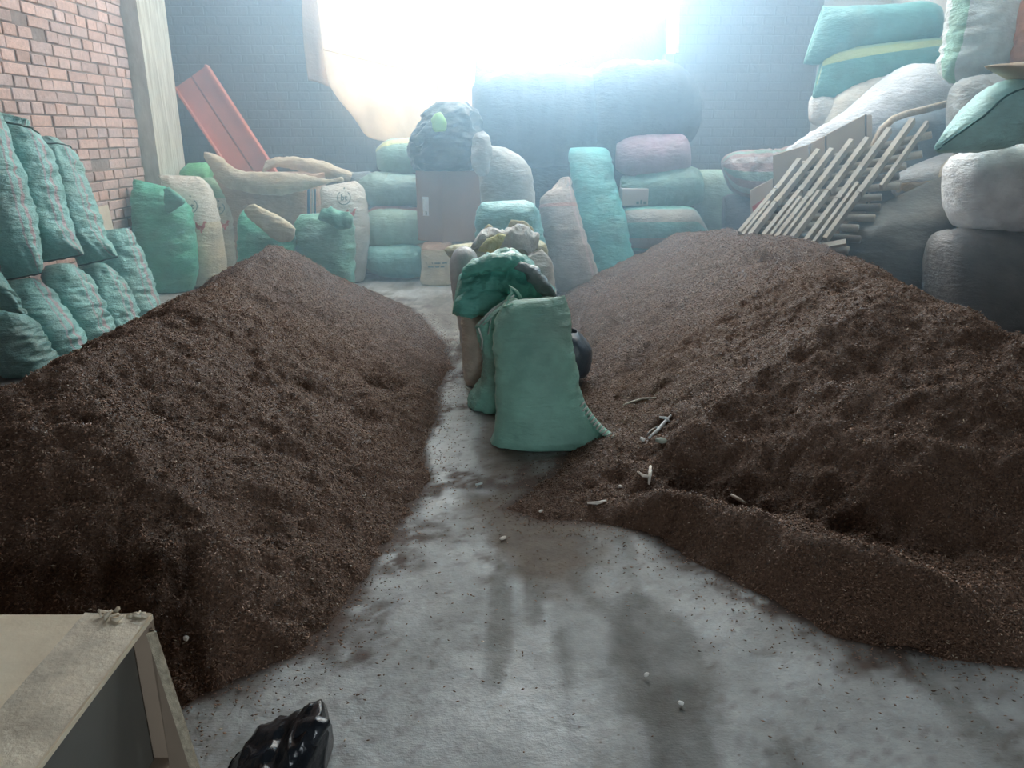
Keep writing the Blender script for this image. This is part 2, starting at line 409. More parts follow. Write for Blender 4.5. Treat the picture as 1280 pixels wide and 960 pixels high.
# ------------------------------------------------------------------ floor, walls
X0, X1, YB = -4.07, 4.7, 10.0
def build_floor():
    xs = np.concatenate([np.linspace(-6, -2.2, 12), np.arange(-2.1, 2.6, .022), np.linspace(2.7, 6, 12)])
    ys = np.concatenate([np.linspace(-3, .9, 8), np.arange(1.0, 5.2, .022), np.arange(5.3, 11.2, .1)])
    gx, gy = np.meshgrid(xs, ys); x, y = gx.ravel(), gy.ravel(); nx, ny = len(xs), len(ys)
    base = np.array([.27, .282, .278]); brown = np.array([.135, .105, .078]); husk = np.array([.06, .034, .024]); damp = np.array([.12, .118, .105]); lite = np.array([.40, .43, .43])
    col = np.tile(base, (len(x), 1))
    def lay(c, m): 
        nonlocal col; m = np.clip(m, 0, 1)[:, None]; col = col*(1-m)+c*m
    lay(lite, (fbm2(x, y, 2.6, 5, 5)*2.2+.25)*.8)
    lay(damp, np.clip((fbm2(x*2.2, y*.6, 2.2, 5, 9)-.18)*4, 0, .55))
    n = fbm2(x, y, 6, 4, 15)*.5
    def blob(cx, cy, rx, ry, s=1.6): return np.clip((1-np.hypot((x-cx)/rx, (y-cy)/ry)+n)*s, 0, 1)
    lay(damp*1.1, blob(.47, 2.15, .20, .42, 4)*.6); lay(damp*.85, blob(.48, 1.75, .12, .3, 3)*.6)
    lay(damp*1.3, blob(-.04, 2.35, .055, .55, 4)*.6); lay(damp*1.05, blob(.08, 2.5, .05, .3, 4)*.6)
    lay(brown, blob(.12, 3.05, .38, .75, 2.2)*.85); lay(brown*1.1, blob(-.05, 4.0, .18, .7, 2)*.7)
    lay(brown*1.15, blob(.1, 2.75, .28, .35, 2)*.5)
    lay(brown, blob(-.3, 7.2, .8, 1.2, 2)*.5)
    lay(lite*1.05, blob(-.32, 4.3, .16, 1.3, 3)*.9)  # pale strip paints the opening's glossy reflection along the aisle
    do = np.maximum(sd(x, y, LP), sd(x, y, RO))
    sp = np.clip((do+.15+.50*fbm2(x, y, 3.5, 3, 33))*7, 0, 1)*np.clip(.62+2.2*fbm2(x, y, 20, 3, 35), 0, 1)
    lay(husk*1.25, sp*.9); lay(husk, np.clip((do+.05)*25, 0, 1))
    fine = np.clip((fbm2(x, y, 40, 2, 44)-.32)*6, 0, 1)*np.clip(.6+fbm2(x, y, 1.5, 2, 46)*1.5+np.clip(1+do*1.3, 0, .6), 0, 1)
    lay(husk*1.4, fine*.35)
    z = .004*fbm2(x, y, 3, 3, 90)-.003-.006*blob(.47, 2.1, .2, .4, 2); z = np.minimum(z, .001)
    V = np.stack([x, y, z], 1)
    idx = np.arange(nx*ny).reshape(ny, nx)
    Fc = np.stack([idx[:-1, :-1], idx[:-1, 1:], idx[1:, 1:], idx[1:, :-1]], -1).reshape(-1, 4)
    o = mesh_obj('floor', V, Fc, m_floor, col=np.concatenate([col, np.ones((len(x), 1))], 1)); o['kind'] = 'structure'
build_floor()

def brick_wall():
    """left wall: every course laid out in relief, headers and stretchers alternating"""
    m, nt, ns, lk, bs = new_mat('pinkish_brick')
    tc = N(ns, 'ShaderNodeTexCoord').outputs['Object']; at = N(ns, 'ShaderNodeVertexColor', layer_name='Col').outputs[0]
    f = maprange(nt, noise(nt, tc, 22, 5), .3, .7); c = mixc(nt, f, (.82, .82, .82), (1.15, 1.15, 1.15)); c = mixc(nt, 1.0, at, c, 'MULTIPLY')
    lk.new(c, bs.inputs['Base Color']); bs.inputs['Roughness'].default_value = .9; lk.new(bump(nt, noise(nt, tc, 40, 5), .006), bs.inputs['Normal'])
    V, Fc, Cc = [], [], []
    z, r = -.02, 0; rnd = random.Random(3)
    while z < 4.9:
        y = 3.2+rnd.random()*.2; rh = .098+rnd.uniform(-.004, .004)
        while y < 8.72:
            L = (.33 if rnd.random() < .85 else .2) if r % 2 else (.19 if rnd.random() < .85 else .31)
            L *= rnd.uniform(.9, 1.1); y1 = min(y+L, 8.74); g1, g2 = rnd.uniform(.004, .014), rnd.uniform(.004, .014)
            d = rnd.uniform(.028, .040)
            if rnd.random() < .02: d = .004
            x = X0+d; t = rnd.uniform(-.006, .006)
            n = len(V); e = .006
            ya, yb, za, zb = y+g1, y1-g2, z+.006+t*.5, z+rh-.006+t
            if yb-ya < .03: y = y1; continue
            V += [(X0-.06, ya, za), (X0-.06, yb, za), (X0-.06, yb, zb), (X0-.06, ya, zb), (x-e, ya, za), (x-e, yb, za), (x-e, yb, zb), (x-e, ya, zb), (x, ya+e, za+e), (x+rnd.uniform(-.006, .006), yb-e, za+e), (x, yb-e, zb-e), (x, ya+e, zb-e)]
            for k in range(4):
                Fc.append((n+k, n+(k+1) % 4, n+4+(k+1) % 4, n+4+k)); Fc.append((n+4+k, n+4+(k+1) % 4, n+8+(k+1) % 4, n+8+k))
            Fc.append((n+8, n+9, n+10, n+11))
            s = rnd.uniform(.78, 1.18); h = rnd.uniform(-.03, .03)
            Cc += [(.50*s+h, .36*s, .325*s-h*.5, 1)]*12
            y = y1
        z += rh; r += 1
    o = mesh_obj('wall_left', V, Fc, m, smooth=False, col=Cc); o['kind'] = 'structure'
    v, f = boxgeo((X0-.3, -3.0, -.01), (X0+.022, 8.9, 5.0)); tag(mesh_obj('mortar', v, f, mat_wall('brick_mortar', (.24, .19, .17)), o, smooth=False), 'recessed grey-brown mortar')
brick_wall()

m_column = None
def column():
    m, nt, ns, lk, bs = new_mat('board_marked_concrete')
    tc = N(ns, 'ShaderNodeTexCoord').outputs['Object']
    n1 = noise(nt, tc, 5, 5, .6, (1, 6, .4)); f = maprange(nt, n1, .35, .65)
    c = mixc(nt, f, (.34, .35, .30), (.62, .64, .58)); lk.new(c, bs.inputs['Base Color']); bs.inputs['Roughness'].default_value = .85
    lk.new(bump(nt, n1, .02), bs.inputs['Normal'])
    v, f = boxgeo((-4.37, 8.74, 0), (-3.87, 9.45, 5.0))
    struct('column', v, f, m)
    v, f = boxgeo((-4.37, 9.45, 0), (X0-.05, YB+.2, 5.0)); struct('wall_recess', v, f, m_conc)
column()

def back_wall():
    out = [(-4.3, 0), (3.68, 0), (3.68, 5.0), (-4.3, 5.0)]
    hp = [(398, -230), (404, 20), (410, 75), (424, 108), (450, 148), (468, 170), (560, 165), (610, 150), (832, 112), (832, 66), (849, 66), (851, -230)]
    hole = []
    for px, py in hp:
        p = P(px, py, YB); hole.append((p.x, min(p.z, 4.6)))
    pts = [Vector((a, b, 0)) for a, b in out]; hl = [Vector((a, b, 0)) for a, b in hole]
    tri = geometry.tessellate_polygon([pts, hl]); al = out+hole; n = len(al)
    V = [(a, YB, b) for a, b in al]+[(a, YB+.25, b) for a, b in al]
    Fc = [tuple(t) for t in tri]+[tuple(i+n for i in t[::-1]) for t in tri]
    for rng_ in (range(0, 4), range(4, n)):
        r = list(rng_)
        for k in range(len(r)): a, b = r[k], r[(k+1) % len(r)]; Fc.append((a, b, b+n, a+n))
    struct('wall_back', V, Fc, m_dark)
    # pale recess beyond the pier on the right
    v, f = boxgeo((3.68, YB+.5, 0), (5.2, YB+.7, 5.0)); struct('wall_far', v, f, mat_wall('pale_plaster', (.42, .40, .35)))
    v, f = boxgeo((X1, -3.0, 0), (X1+.25, YB+.6, 5.0)); struct('wall_right', v, f, m_conc)
back_wall()
def roof():
    parts = [boxgeo((-4.4, 9.5, 5.0), (5.0, 10.8, 5.15)), boxgeo((-4.4, -3.0, 5.0), (5.0, 5.6, 5.15)), boxgeo((-4.4, 5.6, 5.0), (2.6, 6.7, 5.15)), boxgeo((4.0, 5.6, 5.0), (5.0, 6.7, 5.15)), boxgeo((-4.4, 6.7, 5.0), (5.0, 8.0, 5.15)), boxgeo((-4.4, 8.0, 5.0), (-2.9, 9.5, 5.15)), boxgeo((3.5, 8.0, 5.0), (5.0, 9.5, 5.15))]  # unseen gaps left between the sheets, added to let light in
    v, f = merge(parts); struct('ceiling', v, f, m_ceil)
    # front wall behind the viewer with an unseen doorway sized for fill light
    v, f = merge([boxgeo((-4.4, -3.2, 0), (0.0, -3.0, 5.0)), boxgeo((.8, -3.2, 0), (5.0, -3.0, 5.0)), boxgeo((0.0, -3.2, 2.1), (.8, -3.0, 5.0))]); struct('wall_front', v, f, m_ceil)
roof()

# ------------------------------------------------------------------ piles as meshes
def mat_husk():
    m, nt, ns, lk, bs = new_mat('dried_husk')
    tc = N(ns, 'ShaderNodeTexCoord').outputs['Object']
    n1 = noise(nt, tc, 95, 5, .7); n2 = noise(nt, tc, 3.0, 5, .6); n3 = noise(nt, tc, 240, 2, .6)
    c = mixc(nt, maprange(nt, n1, .3, .7), (.022, .011, .007), (.28, .16, .104))
    c = mixc(nt, maprange(nt, n2, .35, .65, 0, .5), c, (.17, .098, .065))
    c = mixc(nt, maprange(nt, n3, .66, .78, 0, .8), c, (.34, .26, .20))
    lk.new(c, bs.inputs['Base Color']); bs.inputs['Roughness'].default_value = .6; bs.inputs['Specular IOR Level'].default_value = .35
    lk.new(bump(nt, n1, .022, 1, bump(nt, noise(nt, tc, 28, 4), .03)), bs.inputs['Normal'])
    return m
m_husk = mat_husk()
def mat_flake():
    m, nt, ns, lk, bs = new_mat('husk_flake')
    lk.new(N(ns, 'ShaderNodeVertexColor', layer_name='Col').outputs[0], bs.inputs['Base Color']); bs.inputs['Roughness'].default_value = .5
    bs.inputs['Specular IOR Level'].default_value = .4
    return m
m_flake = mat_flake()
def flakes(name, x, y, z, parent=None, pale=.03, size=(.004, .011), seed=1, lift=.6):
    n = len(x); r = np.random.default_rng(seed)
    a = r.uniform(0, 2*np.pi, n); L = r.uniform(*size, n); Wd = L*r.uniform(.25, .5, n)
    tl = r.normal(0, lift, n)
    dx, dy, dz = np.cos(a)*np.cos(tl), np.sin(a)*np.cos(tl), np.sin(tl)
    ux, uy = -np.sin(a), np.cos(a); tw = r.normal(0, .5, n); uz = np.sin(tw); ux, uy = ux*np.cos(tw), uy*np.cos(tw)
    c = np.stack([x, y, z+.003], 1); D = np.stack([dx, dy, dz], 1)*L[:, None]/1; U = np.stack([ux, uy, uz], 1)*Wd[:, None]
    Nn = np.cross(D, U); Nn /= np.linalg.norm(Nn, axis=1)[:, None]+1e-9; Nn *= .0012
    V = np.stack([c-D, c-U+Nn, c+D, c+U+Nn, c-Nn*2], 1).reshape(-1, 3)
    i = np.arange(n)[:, None]*5
    F3 = np.concatenate([i+[0, 1, 3], i+[1, 2, 3], i+[0, 4, 1], i+[1, 4, 2], i+[2, 4, 3], i+[3, 4, 0]], 1).reshape(-1, 3)
    base = np.array([.19, .113, .077]); s = r.uniform(.3, 1.8, n)[:, None]
    col = base*s; pm = r.random(n) < pale; col[pm] = np.array([.46, .37, .28])*r.uniform(.7, 1.3, pm.sum())[:, None]
    col = np.repeat(np.concatenate([col, np.ones((n, 1))], 1), 5, 0)
    me = bpy.data.meshes.new(name); me.vertices.add(len(V)); me.vertices.foreach_set('co', V.ravel().astype(np.float32))
    me.loops.add(F3.size); me.loops.foreach_set('vertex_index', F3.ravel().astype(np.int32))
    me.polygons.add(len(F3)); me.polygons.foreach_set('loop_start', (np.arange(len(F3))*3).astype(np.int32)); me.update(calc_edges=True)
    ca = me.color_attributes.new('Col', 'FLOAT_COLOR', 'POINT'); ca.data.foreach_set('color', col.ravel().astype(np.float32))
    me.materials.append(m_flake); o = bpy.data.objects.new(name, me); C.objects.link(o)
    if parent: o.parent = parent
    o['kind'] = 'stuff'; return o
def pile(name, hf, xr, yr, label, poly, seed):
    step = .02
    xs = np.arange(xr[0], xr[1], step); ys = np.concatenate([np.arange(yr[0], 4.6, .018), np.arange(4.6, yr[1], .032)])
    gx, gy = np.meshgrid(xs, ys); x, y = gx.ravel(), gy.ravel(); z = hf(x, y); nx, ny = len(xs), len(ys)
    idx = np.arange(nx*ny).reshape(ny, nx); Fc = np.stack([idx[:-1, :-1], idx[:-1, 1:], idx[1:, 1:], idx[1:, :-1]], -1).reshape(-1, 4)
    keep = (z[Fc] > -.03).any(1); Fc = Fc[keep]
    used = np.unique(Fc); rm = np.full(len(x), -1); rm[used] = np.arange(len(used))
    V = np.stack([x, y, np.maximum(z, -.012)], 1)[used]
    o = mesh_obj(name, V, rm[Fc], m_husk); tag(o, label, 'pile', kind='stuff')
    r = np.random.default_rng(seed); n = 330000
    fx = r.uniform(xr[0], xr[1], n); fyy = yr[0]+(yr[1]-yr[0])*r.random(n)**1.7
    fz = hf(fx, fyy); k = fz > .0; k &= r.random(n) < .62
    flakes('flakes', fx[k], fyy[k], fz[k], o, pale=.022, seed=seed, size=(.004, .010))
    return o
pile('husk_pile', h_left, (-3.9, -.25), (1.45, 8.8), 'long mound of dark brown dried husk along the brick wall, left of the aisle', LP, 5)
pile('husk_pile', h_right, (-.25, 4.3), (1.75, 8.9), 'wide mound of dark brown dried husk below the wooden lattice and white sacks', RO, 6)
def floor_husk():
    r = np.random.default_rng(9); n = 110000
    x = r.uniform(-2.2, 2.6, n); y = 1.1+6*r.random(n)**1.6
    do = np.maximum(sd(x, y, LP), sd(x, y, RO)); prob = np.exp(do/.12)*.98+.02*np.clip(.2+fbm2(x, y, 2, 2, 4)*2, 0, 1)
    k = (do < .02) & (r.random(n) < prob)
    o = flakes('scattered_husk', x[k], y[k], np.zeros(k.sum()), None, pale=.02, seed=3, size=(.003, .008), lift=.15)
    tag(o, 'loose brown husk flakes scattered thinly over the concrete aisle', 'husk', kind='stuff')
floor_husk()

# ------------------------------------------------------------------ sacks by the brick wall on the left
GL, GU = 'lower row of green sacks by the brick wall', 'upper row of green sacks by the brick wall'
WK = dict(wr=.022, lump=.02, pleat=.02)
sack('shortest green woven sack by the column, folded mouth open, beside the leaning row', m_teal_st,
     [(124,290,160,285,.05,6.9),(126,305,168,300,.14,6.88),(134,340,180,335,.19,6.85),(146,375,192,370,.2,6.8),(158,402,204,398,.17,6.75)], top='open', base='flat', group=GL, key='D', **WK)
sack('lower green sack standing under the tied sack nearest the column', m_teal_st,
     [(104,334,134,331,.06,6.6),(106,346,144,342,.15,6.55),(114,372,158,366,.19,6.5),(124,398,168,392,.2,6.45),(132,418,176,412,.17,6.4)], base='flat', group=GL, key='E', **WK)
sack('lower green sack with pale side stripe under the second upper sack from the column', m_teal_st,
     [(56,336,94,331,.06,6.15),(60,350,106,344,.15,6.1),(72,378,120,370,.2,6.05),(84,405,132,398,.2,6.0),(96,432,144,428,.17,6.0)], base='flat', group=GL, key='F', **WK)
sack('lower green sack between the sack with pale stripe and the drooping dark ear', m_teal_st,
     [(12,352,44,348,.06,5.7),(16,366,56,360,.15,5.68),(28,392,74,384,.2,5.65),(42,420,92,412,.2,5.6),(54,450,108,444,.17,5.6)], base='flat', group=GL, key='G', **WK)
sack('dark green lower sack at the picture edge, half buried by the left mound', m_dkteal,
     [(-26,394,16,386,.06,5.25),(-20,408,34,400,.15,5.22),(-10,432,50,424,.2,5.2),(2,455,62,448,.2,5.2),(10,470,72,464,.17,5.2)], base='flat', group=GL, key='H', **WK)
sack('upper green sack with pleated gathered top leaning nearest the concrete column', m_teal_st,
     [(50,172,62,170,.02,6.6),(54,183,78,180,.07,6.58),(60,200,92,195,.15,6.55),(72,240,106,236,.19,6.5),(86,285,122,280,.2,6.45),(97,312,134,305,.17,6.4),(98,332,147,321,.03,6.35)], group=GU, key='C', wr=.020, lump=.02, pleat=.045)
sack('upper green sack with bunched knotted top, second of the upper row from the column', m_teal_st,
     [(-6,140,36,150,.04,6.1),(-2,152,34,160,.07,6.08),(2,170,46,168,.14,6.05),(18,210,62,206,.2,6.0),(36,262,76,258,.2,5.95),(48,300,88,294,.17,5.9),(50,328,104,318,.03,5.85)], group=GU, key='B', wr=.020, lump=.02, pleat=.045)
sack('upper green sack cut by the picture edge, pinkish weave stripe down its side', m_teal_st,
     [(-52,140,-6,135,.04,5.7),(-44,158,4,160,.15,5.68),(-32,205,19,204,.2,5.6),(-16,260,33,258,.2,5.55),(-4,310,44,300,.17,5.5),(4,350,52,341,.03,5.45)], group=GU, key='A', wr=.020, lump=.02, pleat=.04)
sack('grey-green upper sack end drooping with a dark pointed ear over the lower row', m_dkteal,
     [(-80,320,-30,330,.1,5.05),(-60,335,-8,340,.16,5.05),(-40,352,14,362,.14,5.0),(-16,372,26,384,.08,4.95),(4,386,34,392,.02,4.95)], group=GU, key='I', floor=False, **WK)
for k in 'ABC': end_seam(k, 'bottom', plain('dark_seam', (.10, .13, .13), .8, .1, 10, 0), r=.010)

def neck_tie(key, i, mat, r=.008):
    o, info = SACKS[key]; ring = info['V'][i]; cc = ring.mean(0)
    pts = [Vector(cc+(p-cc)*1.04) for p in ring]+[Vector(cc+(ring[0]-cc)*1.04)]
    v, f = tube(pts, r, 6); t = mesh_obj('tie_cord', v, f, mat, o); t['label'] = 'cord round the gathered neck'
m_cord = plain('dark_cord', (.08, .12, .11), .8, .1, 10, 0)
neck_tie('C', 5, m_cord); neck_tie('B', 5, m_cord)

# ------------------------------------------------------------------ back left group
o = sack('tall green open sack beside the concrete column, mouth folded to one side', m_green2,
     [(168,224,206,233,.05,8.3),(167,240,222,246,.16,8.28),(169,264,237,264,.21,8.25),(170,315,244,315,.22,8.2),(173,350,243,348,.22,8.2),(176,366,240,364,.19,8.2)], top='open', base='flat', key='K', wr=.02, lump=.02, pleat=.03)
part_loft(o, 'folded_lip', woven((.12, .45, .38), rough=.35), [(205,236,210,234,.006),(206,244,220,242,.02),(206,254,230,252,.02),(207,264,212,266,.008)], 8.03, label='paler folded lip of the mouth', seg=20, rings=14, crumple=.012)
m_wy = woven(CREAM, vst=((-.1, .42, (.60, .60, .56)),), rough=.5)
o = sack('white feed sack with a (bt) emblem and red hen beside the tall green sack', m_wy,
     [(198,219,250,221,.02,8.55),(203,232,262,234,.10,8.52),(208,262,271,264,.17,8.5),(212,300,278,300,.2,8.5),(214,340,281,340,.2,8.5),(218,356,280,354,.17,8.5)], base='flat', key='L', wr=.008, crumple=.006, pleat=.02)
o = sack('beige feed sack with a faint emblem behind the first white feed sack, green neck', woven((.50, .46, .36), vst=((-.1, .22, (.16, .36, .22)),)),
     [(240,224,268,222,.03,8.95),(244,236,282,238,.12,8.92),(250,270,294,270,.18,8.9),(254,310,299,310,.2,8.9),(258,347,299,347,.18,8.9)], base='flat', key='M', wr=.01, pleat=.02)
sack('bright green sack top bulging between white feed sacks and concrete column', woven((.10, .40, .16), translucent=.1),
     [(236,204,256,203,.05,9.15),(228,216,266,215,.14,9.15),(230,245,270,245,.2,9.15),(234,300,272,300,.2,9.15),(238,342,272,342,.18,9.15)], base='flat', crumple=.02)
m_bale = woven((.46, .33, .25), rough=.8)
o = sack('large brown bulk bag with turned-down cream liner and a blue stripe', m_bale,
     [(272,216,404,216,.28,9.15),(270,235,404,235,.32,9.15),(270,280,404,280,.34,9.15),(272,320,402,320,.34,9.15),(274,343,400,343,.32,9.15)], name='bulk_bag', cat='bulk bag', base='flat', key='O', wr=.004, exp=4, top='open')
for (a, b, c_) in ((384, 388, (.05, .22, .45)), (389.5, 391.5, (.5, .6, .62)), (393, 395, (.05, .22, .40))):
    part_loft(o, 'stripe', plain('stripe_blue', c_, .6), [(a,236,b,236,.006),(a,270,b,270,.006),(a,300,b,300,.006)], 8.80, seg=8, rings=8, wr=0, lump=0, label='blue woven stripe')
m_liner = woven((.62, .55, .42), rough=.6, translucent=.2)
part_loft(o, 'liner', m_liner, [(256,190,262,191,.02),(258,198,274,196,.04),(268,214,286,207,.05),(282,232,300,214,.06),(310,240,312,216,.06),(350,243,350,217,.06),(384,236,384,220,.05),(405,230,404,224,.03),(430,226,428,222,.02)], 8.77, seg=24, rings=50, crumple=.012, label='cream liner rolled down over the front rim')
part_loft(o, 'liner', m_liner, [(328,216,332,202,.02),(345,208,348,197,.05),(375,212,375,198,.06),(400,218,402,202,.06),(425,224,430,213,.05),(455,230,460,222,.03)], 9.3, seg=24, rings=36, crumple=.012, label='cream liner standing up along the rear rim')
o = sack('white feed sack printed with emblem, hen and flag corner, right of brown bulk bag', woven((.60, .60, .57), rough=.5),
     [(402,233,444,226,.03,8.75),(401,243,454,236,.11,8.75),(402,262,459,258,.17,8.75),(402,295,462,292,.2,8.75),(405,330,458,328,.2,8.75),(410,352,455,350,.17,8.75)], base='flat', key='Pp', wr=.006, pleat=.015)
sack('bluish grey sack slumped behind the printed feed sack', woven((.16, .20, .23)),
     [(440,216,462,214,.06,9.3),(438,235,476,232,.15,9.3),(440,270,478,270,.2,9.3),(440,339,478,339,.2,9.3)], base='flat')
o = sack('small green sack with beige flap folded over its mouth, half buried by the left mound', m_green2,
     [(304,262,340,280,.04,7.95),(300,282,364,290,.14,7.95),(299,305,368,305,.18,7.95),(300,340,368,340,.19,7.95),(303,368,362,368,.17,7.95)], base='flat', key='Q', **WK)
part_loft(o, 'folded_flap', woven((.55, .50, .36)), [(312,256,318,255,.01),(306,264,330,262,.03),(314,274,352,272,.04),(328,286,366,284,.05),(342,298,367,296,.03),(352,303,362,302,.01)], 7.72, label='beige inner lining folded outwards', seg=24, rings=24, crumple=.014)
sack('green sack with crumpled rolled mouth in front of printed feed sack', m_green,
     [(376,268,432,266,.05,8.05),(371,276,440,275,.13,8.05),(371,300,442,300,.19,8.05),(374,340,442,340,.2,8.05),(378,366,438,366,.17,8.05)], base='flat', key='R', crumple=.02, wr=.01)
part_loft(SACKS['R'][0], 'rolled_mouth', woven((.07, .30, .22)), [(398,272,402,262,.02),(412,280,414,263,.05),(430,286,432,266,.05),(440,284,441,272,.02)], 7.85, seg=20, rings=20, crumple=.03, label='dark green rolled mouth')

# marks printed on the feed sacks: raised slightly from each sack's own cloth
def on_sack(key, flat, mat, name, cx, cy, scale, Ys, label=None, off=.004, rot=0.0):
    """flat: list of polygons (lists of (x,z)), projected along the view line onto the sack"""
    o, _ = SACKS[key]; me = o.data
    bvh = BVHTree.FromPolygons([v.co.copy() for v in me.vertices], [tuple(p.vertices) for p in me.polygons])
    V, Fc = [], []; cR, sR = math.cos(rot), math.sin(rot)
    c0 = P(cx, cy, Ys)
    for v, f in flat:
        n = len(V); ok = []
        for x, z in v:
            x, z = x*cR-z*sR, x*sR+z*cR
            p = c0+Vector((x*scale, 0, z*scale)); h = bvh.ray_cast(Vector((p.x, p.y-1.2, p.z)), Vector((0, 1, 0)))
            q = h[0] if h[0] is not None else p
            V.append(q+Vector((0, -off, 0)))
        Fc += [tuple(i+n for i in t) for t in f]
    return_o = mesh_obj(name, V, Fc, mat, o, smooth=False)
    if label: return_o['label'] = label
    return return_o
def text_flat(s, size=1.0):
    cu = bpy.data.curves.new('t', 'FONT'); cu.body = s; cu.size = size; cu.align_x = 'CENTER'; cu.align_y = 'CENTER'; cu.resolution_u = 3; cu.offset = .02
    ob = bpy.data.objects.new('t', cu); C.objects.link(ob); me = bpy.data.meshes.new_from_object(ob)
    r = ([(v.co.x, v.co.y) for v in me.vertices], [tuple(p.vertices) for p in me.polygons])
    bpy.data.objects.remove(ob); bpy.data.curves.remove(cu); bpy.data.meshes.remove(me); return r
def arc(r0, r1, a0, a1, n=18):
    v = []; f = []
    for i in range(n+1):
        a = math.radians(a0+(a1-a0)*i/n); v += [(math.cos(a)*r0, math.sin(a)*r0), (math.cos(a)*r1, math.sin(a)*r1)]
        if i: f.append((2*i-2, 2*i-1, 2*i+1, 2*i))
    return v, f
def poly(pts):
    t = geometry.tessellate_polygon([[Vector((a, b, 0)) for a, b in pts]]); return list(pts), [tuple(x) for x in t]
emblem = [text_flat('bt', 1.05), arc(.78, .90, 125, 415), arc(.12, .0, 0, 360, 10)]
emblem[2] = ([(x, y+1.15) for x, y in emblem[2][0]], emblem[2][1])
hen = [poly([(-.9,.25),(-.6,.75),(-.35,.3),(0,.1),(.3,.35),(.45,.8),(.7,.75),(.85,.5),(.6,.45),(.55,-.1),(.2,-.5),(.1,-.95),(-.1,-.95),(-.1,-.5),(-.5,-.35)])]
m_print = plain('grey_green_print', (.10, .17, .17), .6, .1, 20, 0); m_red = plain('red_print', (.50, .07, .06), .6, .1, 20, 0); m_blue = plain('blue_print', (.05, .16, .30), .6, .1, 20, 0)
on_sack('L', emblem, m_print, 'emblem', 245, 256, .085, 8.5, 'round emblem with the letters bt'); on_sack('L', hen, m_red, 'hen_mark', 259, 281, .07, 8.5, 'red hen print')
on_sack('M', emblem, m_print, 'emblem', 279, 259, .07, 8.9, 'faint round emblem with the letters bt'); on_sack('M', hen, m_red, 'hen_mark', 287, 279, .06, 8.9, 'red hen print')
on_sack('Pp', emblem, m_print, 'emblem', 433, 246, .085, 8.75, 'round emblem with the letters bt'); on_sack('Pp', hen, m_red, 'hen_mark', 443, 265, .065, 8.75, 'red hen print')
on_sack('Pp', [poly([(-1,1),(1,-1),(-1,-1)])], m_red, 'flag_corner', 409, 252, .07, 8.75, 'red corner of the printed flag'); on_sack('Pp', [poly([(-.6,-1),(1,1),(1.1,-1)])], m_blue, 'flag_corner', 410, 249, .07, 8.75, 'blue corner of the printed flag')

def wall_board():
    a, b, c_, d = P(116, 262, 7.35), P(149, 256, 7.75), P(150, 330, 7.75), P(117, 335, 7.35)
    a, b, c_, d = [Vector((X0+.07+dx, p.y, z)) for p, dx, z in ((a, 0, a.z), (b, 0, b.z), (b, .06, .01), (a, .06, .01))]
    n = Vector((.018, 0, 0)); v = [a, b, c_, d]+[p+n for p in (a, b, c_, d)]
    o = mesh_obj('leaning_board', v, [(3,2,1,0),(4,5,6,7),(0,1,5,4),(1,2,6,5),(2,3,7,6),(3,0,4,7)], plain('cream_board', (.60, .54, .44), .7, .06, 4, .002), smooth=False)
    tag(o, 'cream board leaning against the brick wall behind the shortest green sack', 'board')
wall_board()

# ------------------------------------------------------------------ red channel boards leaning on the back wall
def red_boards():
    m = plain('red_painted_steel', (.56, .17, .11), .6, .1, 4, .002)
    root = empty('red_steel_channel', P(318, 214, 9.4)); tag(root, 'faded red twin steel channel leaning diagonally against the dark wall behind bulk bag', 'steel channel')
    a, b = P(240, 96, 9.85), P(398, 336, 9.62)
    d = (b-a).normalized(); across = Vector((d.z, 0, -d.x)); across.normalize()
    n = d.cross(across)
    for s in (-1, 1):
        q = [beam(a+across*s*.125, b+across*s*.125, n, .23, .05)]
        q.append(beam(a+across*s*.235+n*0-Vector((0, .03, 0)), b+across*s*.235-Vector((0, .03, 0)), n, .022, .10))
        v, f = merge(q); mesh_obj('channel', v, f, m, root, smooth=False)
red_boards()

# ------------------------------------------------------------------ cloth in the opening
def sheet(name, rows, mat, label=None, cat=None, nu=30, nv=30, wav=.04, seed=0, thick=.004, parent=None):
    """rows: list of rows, each a list of (px,py,Y); a hanging cloth through those points"""
    A = np.array([[list(P(*p)) for p in r] for r in rows]); R, Cn = A.shape[:2]
    t1 = np.linspace(0, R-1, nv); t2 = np.linspace(0, Cn-1, nu)
    tmp = catmull(A.reshape(R, -1), t1).reshape(nv, Cn, 3)
    out = np.stack([catmull(tmp[i], t2) for i in range(nv)])
    q = out.reshape(-1, 3); q[:, 1] += wav*fbm(q*np.array([4, 1, 1.2])+seed, 3, seed)
    idx = np.arange(nv*nu).reshape(nv, nu); Fc = np.stack([idx[:-1, :-1], idx[:-1, 1:], idx[1:, 1:], idx[1:, :-1]], -1).reshape(-1, 4)
    o = mesh_obj(name, q, Fc, mat, parent); md = o.modifiers.new('thickness', 'SOLIDIFY'); md.thickness = thick
    if label: tag(o, label, cat)
    return o
m_tarp = plain('cream_tarpaulin', (.80, .70, .58), .6, .08, 3, .006, translucent=.28)
t_ = sheet('tarpaulin', [[(390,-60,9.85),(450,-60,9.85),(520,-50,9.85),(600,-20,9.85)],[(400,30,9.8),(452,50,9.8),(520,72,9.8),(594,92,9.82)],[(412,105,9.8),(450,120,9.75),(520,128,9.75),(594,134,9.8)],[(448,152,9.85),(462,172,9.8),(510,176,9.8),(594,158,9.8)]], m_tarp, 'cream tarpaulin hanging across the lower left of the bright opening', 'tarpaulin', 40, 40, .06, 3)
for (a, b) in (((404,62),(592,108)),((545,90),(548,122))):
    pts = [P(a[0]+(b[0]-a[0])*k/12, a[1]+(b[1]-a[1])*k/12, 9.74) for k in range(13)]
    seam(t_, pts, plain('tarp_hem', (.5, .38, .26), .7, .05, 8, 0), .008, 'hem')
